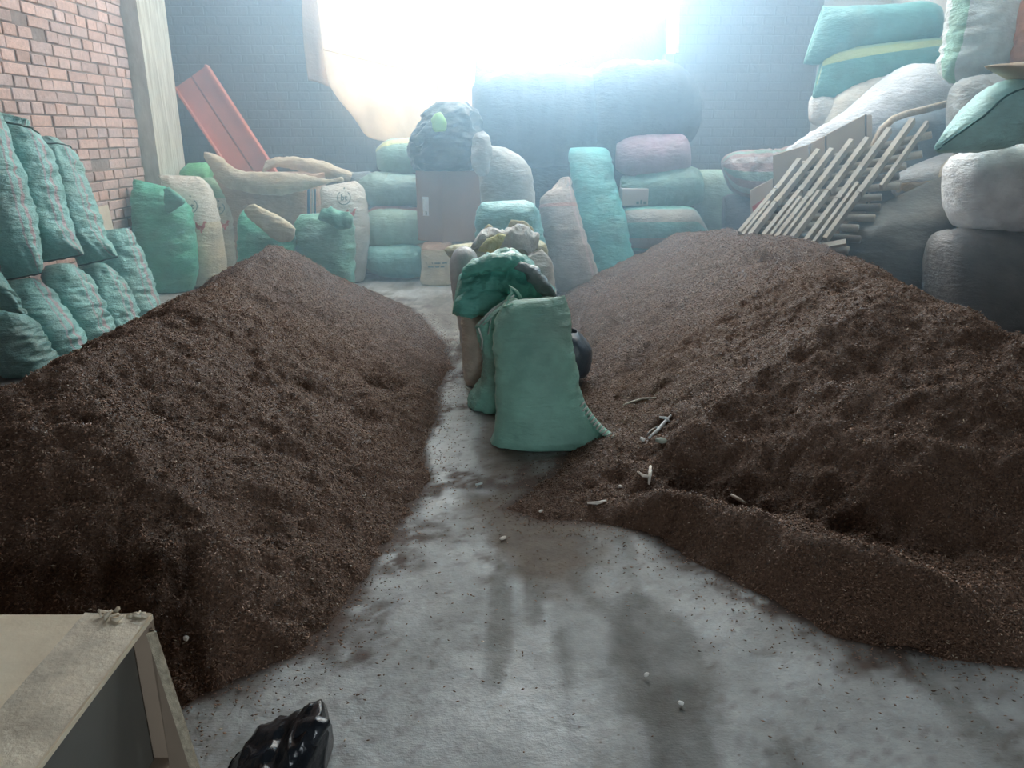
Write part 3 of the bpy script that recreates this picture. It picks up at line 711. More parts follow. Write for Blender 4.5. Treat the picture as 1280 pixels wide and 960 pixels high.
sheet('hanging_cloth', [[(376,-60,9.9),(390,-60,9.9),(402,-60,9.92)],[(378,40,9.88),(392,40,9.88),(408,40,9.9)],[(385,100,9.88),(400,104,9.88),(414,110,9.9)]], plain('brown_cloth', (.30, .20, .13), .9, .1, 5, .01, translucent=.1), 'narrow brown cloth strip hanging left of the cream tarpaulin', 'cloth', 20, 24, .05, 5)
sheet('shade_cloth', [[(640,92,10.28),(700,80,10.28),(770,58,10.28),(834,18,10.28)],[(600,120,10.28),(690,110,10.28),(770,100,10.28),(834,85,10.28)],[(600,185,10.28),(690,185,10.28),(770,185,10.28),(834,180,10.28)]], plain('dark_shade_net', (.06, .08, .10), .8, .1, 6, .006), 'dark shade cloth hanging slantwise beyond the bright opening, above the bales', 'cloth', 30, 20, .04, 8)
sack('dark lump of bundled netting hanging in the bright opening over the tarpaulin', woven((.08, .12, .14), rough=.8),
     [(508,52,512,66,.03),(525,48,530,80,.08),(555,52,560,96,.12),(590,60,590,112,.12),(625,80,622,120,.1)], 10.4, name='net_bundle', cat='bundle', floor=False, crumple=.02, wr=0)

# ------------------------------------------------------------------ back middle: stacked sacks, box, bales
sack('teal sack lying flat, bottom of the stack between printed feed sack and tall box', woven(TEALB, ((.0, .08, (.42, .42, .40)), (.92, 1.0, (.42, .42, .40)), (.5, .56, (.42, .42, .4)))),
     [(450,316,452,326,.03),(466,308,470,342,.2),(498,305,500,347,.24),(522,308,526,346,.18),(531,315,531,344,.03)], 8.95, key='T1', wr=.008, pleat=.03)
sack('pale green sack with a red stripe, second from the bottom of the back stack', woven((.32, .50, .42), ((.42, .5, (.45, .15, .15)), (.0, .0, PINK))),
     [(456,268,458,300,.04),(470,258,472,310,.2),(500,257,502,309,.26),(532,262,532,308,.15)], 9.1, key='T2', wr=.008)
sack('greyish green sack in the back stack under the sack with yellow edge', woven((.24, .38, .36)),
     [(448,226,450,250,.04),(466,216,468,258,.2),(500,215,500,258,.26),(532,220,532,256,.15)], 9.2, wr=.008, floor=False)
sack('green sack with a yellow edge, topmost of the back stack under the tarpaulin', woven((.22, .40, .34), ((.36, .43, (.55, .58, .28)),)),
     [(470,186,472,210,.04),(484,176,486,217,.2),(505,172,508,217,.24),(530,174,530,216,.15)], 9.3, wr=.008, floor=False)
def tall_box():
    m = plain('brown_carton', (.33, .21, .16), .85, .08, 4, .002)
    zt, zb = P(550, 214, 8.6).z, .46
    cs = [P(519, 214, 8.78), P(551, 214, 8.55), P(600, 214, 8.80)]; c4 = cs[0]+cs[2]-cs[1]
    pts = [(c.x, c.y) for c in (cs[0], cs[1], cs[2], c4)]
    V = [(x, y, zb) for x, y in pts]+[(x, y, zt) for x, y in pts]; Fc = [(0,1,2,3),(4,5,6,7),(0,1,5,4),(1,2,6,5),(2,3,7,6),(3,0,4,7)]
    o = mesh_obj('tall_carton', V, Fc, m, smooth=False); bev = o.modifiers.new('edge', 'BEVEL'); bev.width = .008; bev.segments = 2
    tag(o, 'tall brown carton with a white label standing under the dark bags', 'box')
    a, b = Vector(pts[0]), Vector(pts[1]); n = Vector((b.y-a.y, -(b.x-a.x))).normalized()*.004
    def lp(u, z): q = a.lerp(b, u)+n; return (q.x, q.y, z)
    z0, z1 = P(530, 270, 8.68).z, P(530, 246, 8.68).z
    q = [lp(.26, z0), lp(.50, z0), lp(.50, z1), lp(.26, z1)]
    mesh_obj('label', q, [(0,1,2,3)], plain('paper_label', (.7, .72, .74), .6, .03, 5, 0), o, smooth=False)['label'] = 'white paper label'
    q2 = [lp(.36, z0+.012), lp(.42, z0+.012), lp(.42, z0+.05), lp(.36, z0+.05)]; q2 = [(x, y-.002, z) for x, y, z in q2]
    mesh_obj('print', q2, [(0,1,2,3)], m_print, o, smooth=False)
    tp = [((cs[0]+c4)/2), ((cs[1]+cs[2])/2)]
    d = boxgeo((min(p[0] for p in pts)+.25, min(p[1] for p in pts)+.1, zt), (min(p[0] for p in pts)+.31, min(p[1] for p in pts)+.45, zt+.002))
    mesh_obj('tape', *d, plain('packing_tape', (.45, .33, .2), .3, .05, 4, 0), o, smooth=False)
tall_box()
o = sack('short beige paper sack with faint print standing under the tall carton', woven((.58, .50, .36), rough=.7, vst=((-.1, .16, (.45, .26, .18)),)),
     [(530,303,562,301,.05),(527,312,566,310,.15),(527,335,567,335,.18),(526,350,569,350,.2),(528,356,568,356,.18)], 8.62, name='paper_sack', base='flat', key='V', wr=.006)
for yy, s in ((326, .9), (330.5, .7)):
    on_sack('V', [poly([(-s*k0, -.06), (s*k1, -.06), (s*k1, .06), (-s*k0, .06)]) for k0, k1 in ((1, -.3), (.15, .4), (-.55, 1))], m_print, 'print_line', 547, yy, .13, 8.62)
sack('beige sack lying behind paper sack, carrying the tall carton', m_beige, [(520,306,522,350,.05),(545,302,545,352,.22),(585,302,585,352,.24),(620,304,620,350,.15)], 8.98, wr=.006)
m_blk = woven((.02, .04, .042), rough=.3)
o = sack('dark green-black crumpled bag heaped on the tall carton', m_blk,
     [(546,127,585,128,.08),(532,142,596,140,.2),(520,165,600,165,.26),(514,185,602,185,.28),(518,204,600,204,.26),(522,213,598,213,.2)], 8.72, name='plastic_bag', cat='bag', floor=False, crumple=.05, wr=0, rings=60, seg=64)
part_loft(o, 'torn_lining', plain('lime_plastic', (.28, .55, .12), .5, .1, 8, .004), [(544,142,550,140,.01),(540,150,556,148,.03),(541,160,558,158,.03),(545,165,556,164,.01)], 8.44, label='bright green torn patch', seg=16, rings=12, crumple=.01)
part_loft(o, 'loose_corner', woven((.04, .07, .07), rough=.3), [(512,176,514,170,.01),(520,182,524,166,.04),(536,176,538,150,.06),(550,168,552,145,.04)], 8.5, label='corner of the bag sticking out', seg=16, rings=16, crumple=.02)
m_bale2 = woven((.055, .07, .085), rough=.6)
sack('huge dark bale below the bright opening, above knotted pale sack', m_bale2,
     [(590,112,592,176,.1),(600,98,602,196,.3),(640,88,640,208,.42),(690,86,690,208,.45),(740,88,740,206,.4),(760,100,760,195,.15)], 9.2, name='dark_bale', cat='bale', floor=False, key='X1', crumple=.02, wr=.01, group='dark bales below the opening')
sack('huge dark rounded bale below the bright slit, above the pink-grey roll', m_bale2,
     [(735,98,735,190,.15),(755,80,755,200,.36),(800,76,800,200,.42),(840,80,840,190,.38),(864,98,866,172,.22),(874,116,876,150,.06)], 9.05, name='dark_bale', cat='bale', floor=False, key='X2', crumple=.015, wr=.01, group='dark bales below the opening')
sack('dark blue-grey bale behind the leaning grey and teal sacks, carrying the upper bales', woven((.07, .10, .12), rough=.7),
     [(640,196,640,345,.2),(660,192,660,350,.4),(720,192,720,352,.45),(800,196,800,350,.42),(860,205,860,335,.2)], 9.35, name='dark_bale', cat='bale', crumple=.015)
sack('pinkish grey fabric roll with a bright rounded end, right of the teal sack', woven((.30, .20, .25), rough=.5),
     [(770,178,770,212,.08),(790,168,790,222,.22),(835,166,835,223,.25),(854,168,856,218,.2),(862,180,863,208,.06)], 8.75, name='fabric_roll', cat='roll', floor=False, wr=.004, exp=2.0, key='roll')
sack('sea-green sack with ribbed pale end lying under the pinkish roll', woven((.15, .32, .29)),
     [(776,224,776,258,.1),(810,214,810,260,.22),(850,208,852,258,.24),(872,214,874,252,.15),(879,226,880,244,.04)], 8.7, floor=False, key='Yg', wr=.014, pleat=.05)
def small_white_box():
    a = P(777, 257, 8.46); b = P(811, 236, 8.46)
    v, f = boxgeo((a.x, 8.46, a.z), (b.x, 8.7, b.z)); o = mesh_obj('small_carton', v, f, plain('white_board', (.42, .38, .36), .8, .05, 5, 0), smooth=False)
    bv = o.modifiers.new('edge', 'BEVEL'); bv.width = .006; bv.segments = 2
    tag(o, 'small whitish box with dark print, wedged beside the teal sack', 'box')
    for k, (x0, w_, h_) in enumerate(((.55, .07, .03), (.7, .05, .045), (.82, .08, .03))):
        x = a.x+(b.x-a.x)*x0; vv, ff = boxgeo((x, 8.452, a.z+.015), (x+w_*.4, 8.458, a.z+.015+h_)); mesh_obj('print', vv, ff, m_print, o, smooth=False)
small_white_box()
sack('flattened teal and brown sack with sharp pale corner, lying on the mound behind', woven((.10, .30, .28), ((.10, .2, (.30, .22, .2)), (.3, .42, (.25, .22, .2)))),
     [(774,262,774,312,.08),(800,258,800,312,.22),(845,258,845,310,.24),(868,262,870,306,.15),(888,294,889,299,.02)], 8.5, wr=.008, floor=False, key='tl')
sack('pale green sack standing against the dark wall between ribbed sack and patterned bundle', woven((.30, .46, .38)),
     [(872,212,902,212,.05),(866,222,910,222,.15),(868,250,922,250,.2),(874,285,930,285,.22),(880,335,930,335,.2)], 9.2, base='flat', wr=.01)
m_pat = woven((.30, .20, .20), ((.1, .16, (.35, .42, .38)), (.22, .27, (.15, .28, .24)), (.33, .38, (.38, .36, .36)), (.42, .46, (.14, .3, .25))), rough=.35)
sack('patterned pink and green plastic bundle lying against dark wall beside the cartons', m_pat,
     [(902,202,905,218,.04),(912,193,916,238,.16),(935,190,940,246,.2),(968,188,972,244,.2),(1010,180,1010,225,.15)], 8.75, name='patterned_bundle', cat='bundle', floor=False, crumple=.02)
sack('dark bundle under the patterned pink and green bundle', woven((.08, .08, .10)), [(905,246,905,335,.1),(930,240,930,345,.25),(975,236,975,345,.25),(1010,236,1010,335,.12)], 8.85, name='dark_bundle', cat='bundle', crumple=.02)

# ------------------------------------------------------------------ row of sacks down the aisle
m_front = woven((.25, .51, .42), ((.47, .485, (.35, .5, .42)),), rough=.5, wrinkle=.008)
o = sack('large plain green sack at the front of the aisle row, ear spread on the floor', m_front,
     [(634,376,706,371,.015,4.02),(626,385,708,383,.07,4.01),(618,405,712,402,.13,4.0),(617,440,718,436,.165,3.97),(620,480,724,474,.18,3.95),(622,510,731,506,.185,3.93),(619,532,743,530,.18,3.92),(615,545,757,541,.175,3.92),(613,553,764,550,.16,3.92)],
     base='flat', key='S1', wr=.006, lump=.02, pleat=.012, exp=2.5, rings=70, seg=64)
end_seam('S1', 'top', plain('pale_hem', (.38, .58, .50), .5, .1, 10, 0), r=.006, name='hem')
part_loft(o, 'corner_ear', m_front, [(724,494,731,503,.01),(732,518,747,527,.035),(744,537,765,543,.05),(760,546,779,549,.03),(774,551,783,553,.006)], 3.86, label='stretched bottom corner with white thread', seg=20, rings=24, wr=.006, crumple=.008)
pts = [P(x, y, 3.80) for x, y in ((730,503),(736,514),(743,523),(750,531),(758,538),(767,544),(776,549))]
for k in range(len(pts)-1):
    a, b = pts[k], pts[k+1]
    for j in range(2):
        p = a.lerp(b, j/2); v, f = tube([p+Vector((.006, 0, .004)), p+Vector((-.020, -.012, -.020))], .0045, 5); mesh_obj('stitch', v, f, m_thread, o)
v, f = merge([tube([P(634,374,3.96), P(640,366,3.94), P(637,358,3.95), P(646,364,3.94), P(651,372,3.95)], .008, 6), tube([P(636,376,3.95), P(630,384,3.92), P(641,380,3.9)], .006, 6)])
mesh_obj('tie', v, f, plain('mint_cord', (.30, .62, .50), .4, .1, 8, 0), o)['label'] = 'mint coloured gathered tie'
o = sack('green sack with twisted clear-plastic mouth directly behind the front green sack', woven((.20, .45, .37), rough=.4),
     [(598,404,642,372,.03,4.35),(600,420,652,396,.09,4.38),(604,445,662,440,.13,4.42),(602,470,668,468,.15,4.45),(590,492,668,492,.17,4.48),(584,504,668,504,.16,4.5)], base='flat', key='S1b', wr=.01, pleat=.04)
m_plastic_glint = plain('pale_plastic_highlight', (.50, .55, .54), .2, .15, 20, .01)
v, f = merge([tube([P(597+k*1.5, 408-k*1.2, 4.24), P(606+k*3, 396-k*3, 4.2), P(622+k*3, 384-k*2.5, 4.19), P(640+k, 372-k, 4.2)], .004+.002*(k % 2), 6) for k in range(4)]+[tube([P(598, 410, 4.24), P(603, 425, 4.22), P(602, 436, 4.24)], .006, 6), tube([P(604, 406, 4.22), P(614, 398, 4.2), P(610, 418, 4.22)], .005, 6)])
mesh_obj('highlight_fringe', v, f, m_plastic_glint, o)['label'] = 'plastic edge of the mouth, highlights as pale strips'  # pale tubes paint highlights along the clear plastic edge
o = sack('upright beige sack left behind the front green sacks', woven((.47, .41, .34), rough=.7),
     [(578,386,622,384,.06),(578,400,630,398,.14),(580,430,632,430,.17),(581,462,632,462,.17),(583,477,632,477,.16)], 5.0, base='flat', exp=3.6, key='S2', wr=.006)
v, f = merge([tube([P(580, 482, 4.8), P(586, 487, 4.76), P(596, 489, 4.75)], .008, 6, [.4, 1, .5])]); mesh_obj('torn_edge', v, f, m_thread, o)['label'] = 'pale torn lower edge'
m_crg = woven((.15, .50, .43), rough=.28, translucent=.12)
o = sack('crumpled glossy teal-green bag piled on top of beige sack in the aisle row', m_crg,
     [(572,352,566,388,.08),(580,340,574,391,.16),(600,328,596,392,.2),(628,319,626,390,.21),(648,320,650,386,.2),(668,334,668,380,.16),(682,352,684,378,.08),(694,364,694,374,.02)], 4.85, name='crumpled_bag', cat='bag', floor=False, crumple=.04, wr=0, rings=70, seg=64, lump=.03)
part_loft(o, 'upper_fold', m_crg, [(576,348,578,338,.03),(592,342,594,326,.07),(614,338,618,319,.08),(636,334,644,318,.07),(646,336,652,330,.02)], 4.68, label='thick upper fold', seg=32, rings=40, crumple=.018)
part_loft(o, 'side_fold', woven((.20, .26, .28), rough=.25), [(640,332,646,326,.02),(654,342,664,333,.05),(668,355,678,346,.05),(682,370,690,362,.03),(692,374,696,369,.01)], 4.66, label='side fold, its sheen put into a grey colour', seg=24, rings=30, crumple=.014)  # grey here paints the sheen on the teal bag's fold
part_loft(o, 'lower_fold', m_crg, [(566,388,570,374,.02),(584,392,586,366,.06),(606,392,608,362,.07),(630,388,632,366,.05),(640,382,642,372,.02)], 4.66, label='sagging lower fold', seg=28, rings=30, crumple=.018)
sack('open white sack with stiff square corner right behind crumpled teal bag', woven((.58, .56, .52), rough=.55, translucent=.12),
     [(640,328,676,312,.03),(640,336,690,328,.12),(642,352,692,350,.16),(642,400,696,400,.18),(644,440,697,440,.18),(645,462,697,462,.16)], 5.25, base='flat', key='S3', wr=.005, crumple=.006, top='open')
sack('translucent white plastic sack left of crumpled teal bag', plain('milky_plastic', (.55, .55, .54), .3, .08, 8, .008, translucent=.2),
     [(574,309,583,308,.03),(566,316,592,314,.09),(564,334,597,330,.12),(566,365,599,365,.13),(574,400,602,400,.13),(582,462,603,462,.12)], 5.3, base='flat', key='S3b', wr=.006)
o = sack('wide olive-yellow sack with crumpled white plastic on top, mid aisle row', woven((.42, .40, .22), rough=.5),
     [(566,306,674,300,.05),(556,312,682,306,.14),(568,330,684,328,.2),(574,370,684,370,.22),(575,432,684,430,.2)], 6.05, base='flat', key='S5')
part_loft(o, 'crumpled_plastic', plain('white_film', (.66, .66, .62), .3, .1, 14, .02, translucent=.15), [(590,306,596,296,.03),(606,308,610,288,.08),(630,312,632,286,.10),(654,316,656,288,.08),(672,312,674,298,.03)], 5.95, label='crumpled white plastic film', seg=48, rings=48, crumple=.045, wr=0)
part_loft(o, 'yellow_rag', plain('yellow_cloth', (.50, .46, .14), .6, .1, 10, .01), [(598,312,602,306,.01),(612,314,614,298,.04),(624,308,626,294,.03),(630,300,632,294,.01)], 5.82, label='yellowish rag', seg=24, rings=20, crumple=.02)
o = sack('sack wrapped in teal plastic with mustard patches behind the white plastic film', woven((.16, .42, .42), rough=.35),
     [(604,253,656,250,.05),(597,262,668,258,.16),(596,285,676,280,.2),(598,330,682,325,.22),(600,394,682,390,.2)], 7.05, base='flat', key='S6', crumple=.02, wr=.01)
part_loft(o, 'mustard_patch', plain('mustard_plastic', (.42, .36, .16), .5, .1, 8, .01), [(598,296,602,290,.01),(606,298,610,282,.03),(614,292,616,284,.01)], 6.84, seg=16, rings=14, crumple=.01, label='mustard patch')
part_loft(o, 'mustard_patch', plain('mustard_plastic2', (.42, .36, .16), .5, .1, 8, .01), [(634,284,638,276,.01),(646,290,650,276,.03),(660,298,664,284,.02),(668,298,669,292,.01)], 6.82, seg=16, rings=14, crumple=.01, label='mustard patch')
o = sack('tall pale sack with drooping knotted neck in the aisle row before the dark bale', woven((.42, .44, .42), rough=.6),
     [(598,180,630,184,.05),(598,194,650,196,.12),(600,215,662,212,.18),(602,250,668,250,.2),(604,320,672,320,.21),(606,368,672,368,.2)], 8.0, base='flat', key='S7', crumple=.012)
part_loft(o, 'knotted_neck', woven((.48, .50, .50), rough=.5), [(596,166,604,164,.02),(591,176,612,174,.06),(590,195,614,192,.08),(593,212,610,212,.06),(598,220,606,220,.02)], 7.84, label='drooping knotted neck', seg=28, rings=26, crumple=.016)
sack('grey-beige sack with pointed gathered top leaning beside the aisle row', woven((.36, .32, .29), ((.1, .13, (.45, .35, .33)),), rough=.7, vst=((.24, .27, (.42, .22, .18)),)),
     [(703,222,710,221,.02,8.15),(690,236,714,232,.08,8.13),(676,252,718,250,.15,8.1),(679,290,729,286,.2,8.05),(687,325,740,320,.2,8.0),(694,352,748,348,.19,8.0),(697,366,752,364,.17,8.0)], base='flat', key='S8', wr=.016, pleat=.03)
sack('tall teal sack leaning beside the pinkish fabric roll', woven((.09, .40, .40)),
     [(712,186,758,186,.04,8.6),(712,200,764,200,.14,8.55),(717,235,770,235,.2,8.5),(726,280,782,276,.21,8.4),(736,315,788,308,.2,8.35),(742,340,794,335,.19,8.3),(746,360,798,356,.17,8.3)], base='flat', key='S9', wr=.016)
sack('blue-black plastic tub of scraps half hidden right of the front green sack', plain('blue_black_plastic', (.045, .065, .085), .35, .1, 8, .004),
     [(700,412,722,414,.08),(700,418,730,422,.14),(700,436,739,436,.17),(700,456,738,456,.16),(702,466,734,466,.14)], 5.0, name='plastic_tub', cat='tub', base='flat', key='tub', wr=.003, lump=.004, top='open')

# ------------------------------------------------------------------ stacked sacks on the right
sack('bulging pale sack behind the cartons under the white bulk bags', m_beige, [(1010,235,1010,375,.2),(1040,215,1040,385,.36),(1100,210,1100,388,.4),(1160,215,1160,388,.36),(1190,230,1190,375,.15)], 7.7, wr=.006)
sack('huge cream sack carrying the teal sacks against the back pier', woven((.45, .43, .38)), [(1030,150,1030,320,.15),(1055,140,1055,352,.36),(1100,140,1100,352,.4),(1150,140,1150,352,.36),(1180,150,1180,340,.15)], 8.3, wr=.006)
sack('teal sack with a bright flat left end, topmost of the right stack', woven((.10, .30, .29)),
     [(1030,7,1005,80,.05),(1040,8,1022,82,.14),(1065,8,1058,72,.24),(1110,6,1110,62,.27),(1155,4,1158,52,.24),(1176,10,1178,44,.05)], 8.0, floor=False, key='R8', wr=.005, exp=2.6)
end_seam('R8', 'top', m_gthread, r=.008)
sack('teal sack with a yellow band, second from the top of the right stack', woven((.09, .30, .28), ((.30, .37, (.42, .50, .20)), (.37, .40, (.3, .46, .3)))),
     [(1030,66,1016,122,.05),(1042,60,1036,124,.14),(1066,56,1070,115,.24),(1112,51,1114,104,.27),(1165,47,1170,90,.24),(1192,54,1192,78,.05)], 7.95, floor=False, key='R9', wr=.005, exp=2.6)
end_seam('R9', 'top', m_gthread, r=.008)
sack('small round white sack end poking out under the banded teal sack', m_white, [(1013,124,1013,152,.06),(1022,117,1022,157,.14),(1045,118,1045,160,.18),(1070,120,1070,160,.1)], 8.0, floor=False)
sack('cream bulk bag sloping down below the banded teal sack', woven((.55, .52, .46), rough=.6),
     [(1030,150,1030,170,.08),(1045,118,1046,175,.25),(1080,96,1080,182,.32),(1120,86,1120,182,.34),(1160,88,1160,175,.2)], 7.9, name='bulk_bag', cat='bulk bag', floor=False, crumple=.01)
sack('large bluish white bulk bag peaked in the middle, above the cartons', woven((.55, .58, .62), rough=.5, wrinkle=.02),
     [(985,186,985,205,.04),(1020,162,1020,206,.14),(1060,138,1060,215,.28),(1110,98,1110,222,.36),(1146,80,1146,225,.38),(1185,92,1186,215,.34),(1216,116,1216,190,.15)], 7.5, name='bulk_bag', cat='bulk bag', floor=False, crumple=.012, key='R11')
o = sack('blue-grey plastic bulk bag with a beige rim behind the lattice top', woven((.20, .25, .29), rough=.4, wrinkle=.006),
     [(1086,190,1090,300,.08),(1100,158,1100,320,.2),(1130,144,1130,330,.24),(1170,136,1170,335,.26),(1205,130,1205,335,.25),(1225,130,1225,330,.1)], 7.15, name='bulk_bag', cat='bulk bag', key='R12', wr=.004)
v, f = tube([P(x, y, 6.92) for x, y in ((1088,196),(1093,180),(1102,162),(1116,149),(1134,142),(1160,136),(1190,128),(1214,121))], .03, 10); mesh_obj('rim', v, f, plain('beige_rim', (.45, .37, .29), .7, .1, 8, .01), o)['label'] = 'beige rolled rim'
sack('grey sack with orange band under the green pillow-shaped sack', woven((.36, .37, .38), ((.2, .3, (.5, .36, .22)),)), [(1120,220,1120,245,.1),(1150,205,1150,262,.22),(1200,188,1200,262,.25),(1250,180,1250,250,.15)], 6.75, floor=False, wr=.006)
sack('large dull grey sack standing under the lattice, sharp upper corner', woven((.20, .20, .18), rough=.75, wrinkle=.006),
     [(1112,250,1187,216,.02),(1085,266,1190,240,.12),(1058,285,1189,270,.25),(1050,310,1186,305,.3),(1056,345,1178,340,.32),(1070,385,1165,380,.32),(1085,421,1150,418,.28)], 6.25, base='flat', key='R1', wr=.004, lump=.03)
sack('greyish white bulging sack lying under the green pillow-shaped sack', woven((.86, .87, .90), wrinkle=.022, rough=.5),
     [(1184,218,1187,262,.06),(1192,198,1198,284,.2),(1225,184,1230,291,.3),(1270,177,1275,294,.34),(1340,172,1345,292,.34),(1400,180,1400,280,.15)], 5.75, floor=False, key='R2', wr=.01, lump=.03, crumple=.008)
sack('dark shadowed sack at the bottom under the greyish white bulging sack', woven((.17, .165, .165)),
     [(1164,310,1165,400,.1),(1180,290,1180,435,.3),(1230,286,1230,448,.38),(1290,288,1290,448,.4),(1350,290,1350,445,.35),(1390,300,1390,430,.1)], 5.65, key='R3', wr=.006)
o = sack('bright green pillow-shaped sack with pointed stitched corner on the greyish white sack', woven((.46, .78, .74), rough=.4, wrinkle=.016),
     [(1168,185,1171,189,.01),(1186,162,1190,190,.10),(1212,132,1216,190,.18),(1240,108,1246,186,.22),(1275,98,1280,180,.23),(1330,98,1330,176,.22),(1370,110,1370,165,.05)], 5.4, floor=False, key='R4', wr=.006, pleat=.05)
bv = BVHTree.FromPolygons([v.co.copy() for v in o.data.vertices], [tuple(p.vertices) for p in o.data.polygons])
pts = []
for x, y in ((1172,187),(1182,179),(1194,170),(1206,162),(1218,153),(1230,145),(1240,136),(1248,128),(1258,120),(1270,114),(1290,108)):
    p = P(x, y, 5.0); d = Vector(ray(x, y)).normalized(); h = bv.ray_cast(p, d); pts.append(h[0]-d*.004 if h[0] is not None else P(x, y, 5.38))
seam(o, pts, plain('dark_green_stitch', (.03, .12, .11), .8, .1, 8, 0), .007, label='dark stitched seam')
sack('curved brown cardboard flap lying on the green pillow-shaped sack', plain('bent_cardboard', (.40, .31, .22), .85, .08, 5, .003),
     [(1233,82,1236,86,.03),(1250,80,1256,92,.12),(1275,78,1280,104,.16),(1320,74,1320,118,.16),(1350,76,1350,112,.1)], 5.35, name='cardboard_piece', cat='cardboard', floor=False, wr=.002, lump=.004)
sack('tall pale mint woven sack standing on the bulk bags near the roof', woven((.80, .88, .86), ((.40, .5, (.30, .60, .45)),), wrinkle=.03, rough=.6),
     [(1205,-90,1300,-90,.05),(1198,-60,1296,-60,.18),(1192,0,1284,0,.24),(1184,50,1272,50,.24),(1176,84,1260,88,.2),(1186,104,1240,108,.08)], 6.7, floor=False, key='R6', wr=.02)
sack('salmon orange sack at the picture edge behind the mint sack', woven((.60, .28, .18)), [(1290,-60,1360,-60,.05),(1278,0,1350,0,.2),(1270,40,1345,40,.2),(1264,84,1340,88,.15)], 6.45, floor=False, key='R7', wr=.01)
sack('grey sack below the mint sack, squeezed between bulk bags', woven((.28, .30, .30)), [(1195,105,1195,190,.15),(1215,96,1215,205,.3),(1260,90,1260,210,.32),(1310,86,1310,210,.3),(1340,100,1340,190,.1)], 6.35, floor=False)
sack('beige sack low in the right stack behind the greyish white bulging sack', m_beige, [(1180,205,1180,425,.15),(1205,190,1205,425,.3),(1260,190,1260,428,.34),(1300,190,1300,428,.3),(1320,210,1320,410,.1)], 6.4)

# ------------------------------------------------------------------ cartons by the lattice
m_card = plain('cardboard', (.46, .38, .30), .85, .06, 3, .002)
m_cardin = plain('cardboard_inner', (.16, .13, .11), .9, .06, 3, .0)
def carton(label, q, dep, flap=None):
    """q: four (px,py,Y) corners of the face towards the room, clockwise from upper left"""
    p = [P(*a) for a in q]; back = Vector((.1, dep, 0)); p2 = [a+back for a in p]
    V = p+p2; Fc = [(0,1,2,3),(7,6,5,4),(0,4,5,1),(1,5,6,2),(2,6,7,3),(3,7,4,0)]
    o = mesh_obj('carton', V, Fc, m_card, smooth=False); tag(o, label, 'box')
    b = o.modifiers.new('edge', 'BEVEL'); b.width = .005; b.segments = 2
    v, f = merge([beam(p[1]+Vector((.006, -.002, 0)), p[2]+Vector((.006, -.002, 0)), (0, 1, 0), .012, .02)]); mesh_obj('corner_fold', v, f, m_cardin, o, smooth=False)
    return o
carton('low brown carton left of the taller carton behind the wooden lattice', [(966,194,7.4),(1012,180,7.4),(1014,290,7.4),(968,290,7.4)], .25)
carton('narrow brown carton with its edge against the tallest carton', [(1013,179,7.25),(1031,170,7.25),(1033,290,7.25),(1015,290,7.25)], .15)
carton('tallest brown carton standing behind the upper end of the wooden lattice', [(1033,168,7.1),(1081,143,7.1),(1083,300,7.1),(1035,300,7.1)], .08)
o = carton('small pale carton with red print tilted left of the lattice foot', [(937,238,8.0),(966,223,8.0),(968,300,8.0),(940,300,8.0)], .2)
v = [P(*a)+Vector((0, -.008, 0)) for a in ((940,258,8.0),(952,250,8.0),(966,240,8.0),(967,268,8.0),(942,272,8.0))]
mesh_obj('red_print', v, [(0,1,2,3,4)], plain('carton_red', (.50, .07, .05), .7, .08, 6, 0), o, smooth=False)

# ------------------------------------------------------------------ wooden lattice
def lattice():
    m = plain('weathered_wood', (.37, .34, .29), .8, .18, 7, .004, bscale=30); m2 = plain('weathered_wood_dark', (.17, .155, .14), .85, .18, 7, .004)
    A, B, Cc, D = P(926, 296, 6.55), P(1046, 312, 6.0), P(1150, 168, 6.5), P(1002, 203, 6.95)
    n = (B-A).cross(D-A).normalized()
    if n.y > 0: n = -n
    root = empty('wooden_lattice', (A+B)/2); tag(root, 'weathered wooden lattice rack leaning on the grey sack behind the right mound', 'lattice')
    def pt(u, v): return A.lerp(B, u).lerp(D.lerp(Cc, u), v)
    us = [.0, .125, .265, .40, .55, .70, .86]
    ends = [(0, .98), (-.02, 1.06), (0, 1.02), (-.04, 1.08), (.0, 1.05), (-.03, 1.10), (.04, 1.14)]
    rr = random.Random(2)
    for u, (a, b) in zip(us, ends):
        k = rr.uniform(-.012, .012); mid = rr.uniform(.4, .6)
        v, f = merge([beam(pt(u, a)+n*.035, pt(u+k, mid+.03)+n*.035, n, .036, .062), beam(pt(u+k+.012, mid-.03)+n*.04, pt(u, b)+n*.035, n, .040, .06)])
        mesh_obj('slat', v, f, m, root, smooth=False)
    for u, a, b in ((.055, -.02, .40), (.335, -.03, .44), (.47, .0, .5), (.785, -.03, .55), (1.02, .50, 1.06)):
        v, f = beam(pt(u, a)+n*.035, pt(u, b)+n*.035, n, .026, .06); mesh_obj('slat', v, f, m, root, smooth=False)
    for k in range(12):
        t = .02+k*.088; ext = .05*math.sin(k*2.3)
        v, f = tube([pt(-.02, t)-n*.02, pt(.5, t+.004)-n*.022, pt(1.09+ext, t)-n*.02], .030, 8); mesh_obj('cross_rod', v, f, m2 if k % 3 == 1 else m, root)
    v, f = beam(pt(.70, -.06)+n*.02, pt(1.05, .05)+n*.02, n, .05, .03); mesh_obj('slat', v, f, m, root, smooth=False)
lattice()

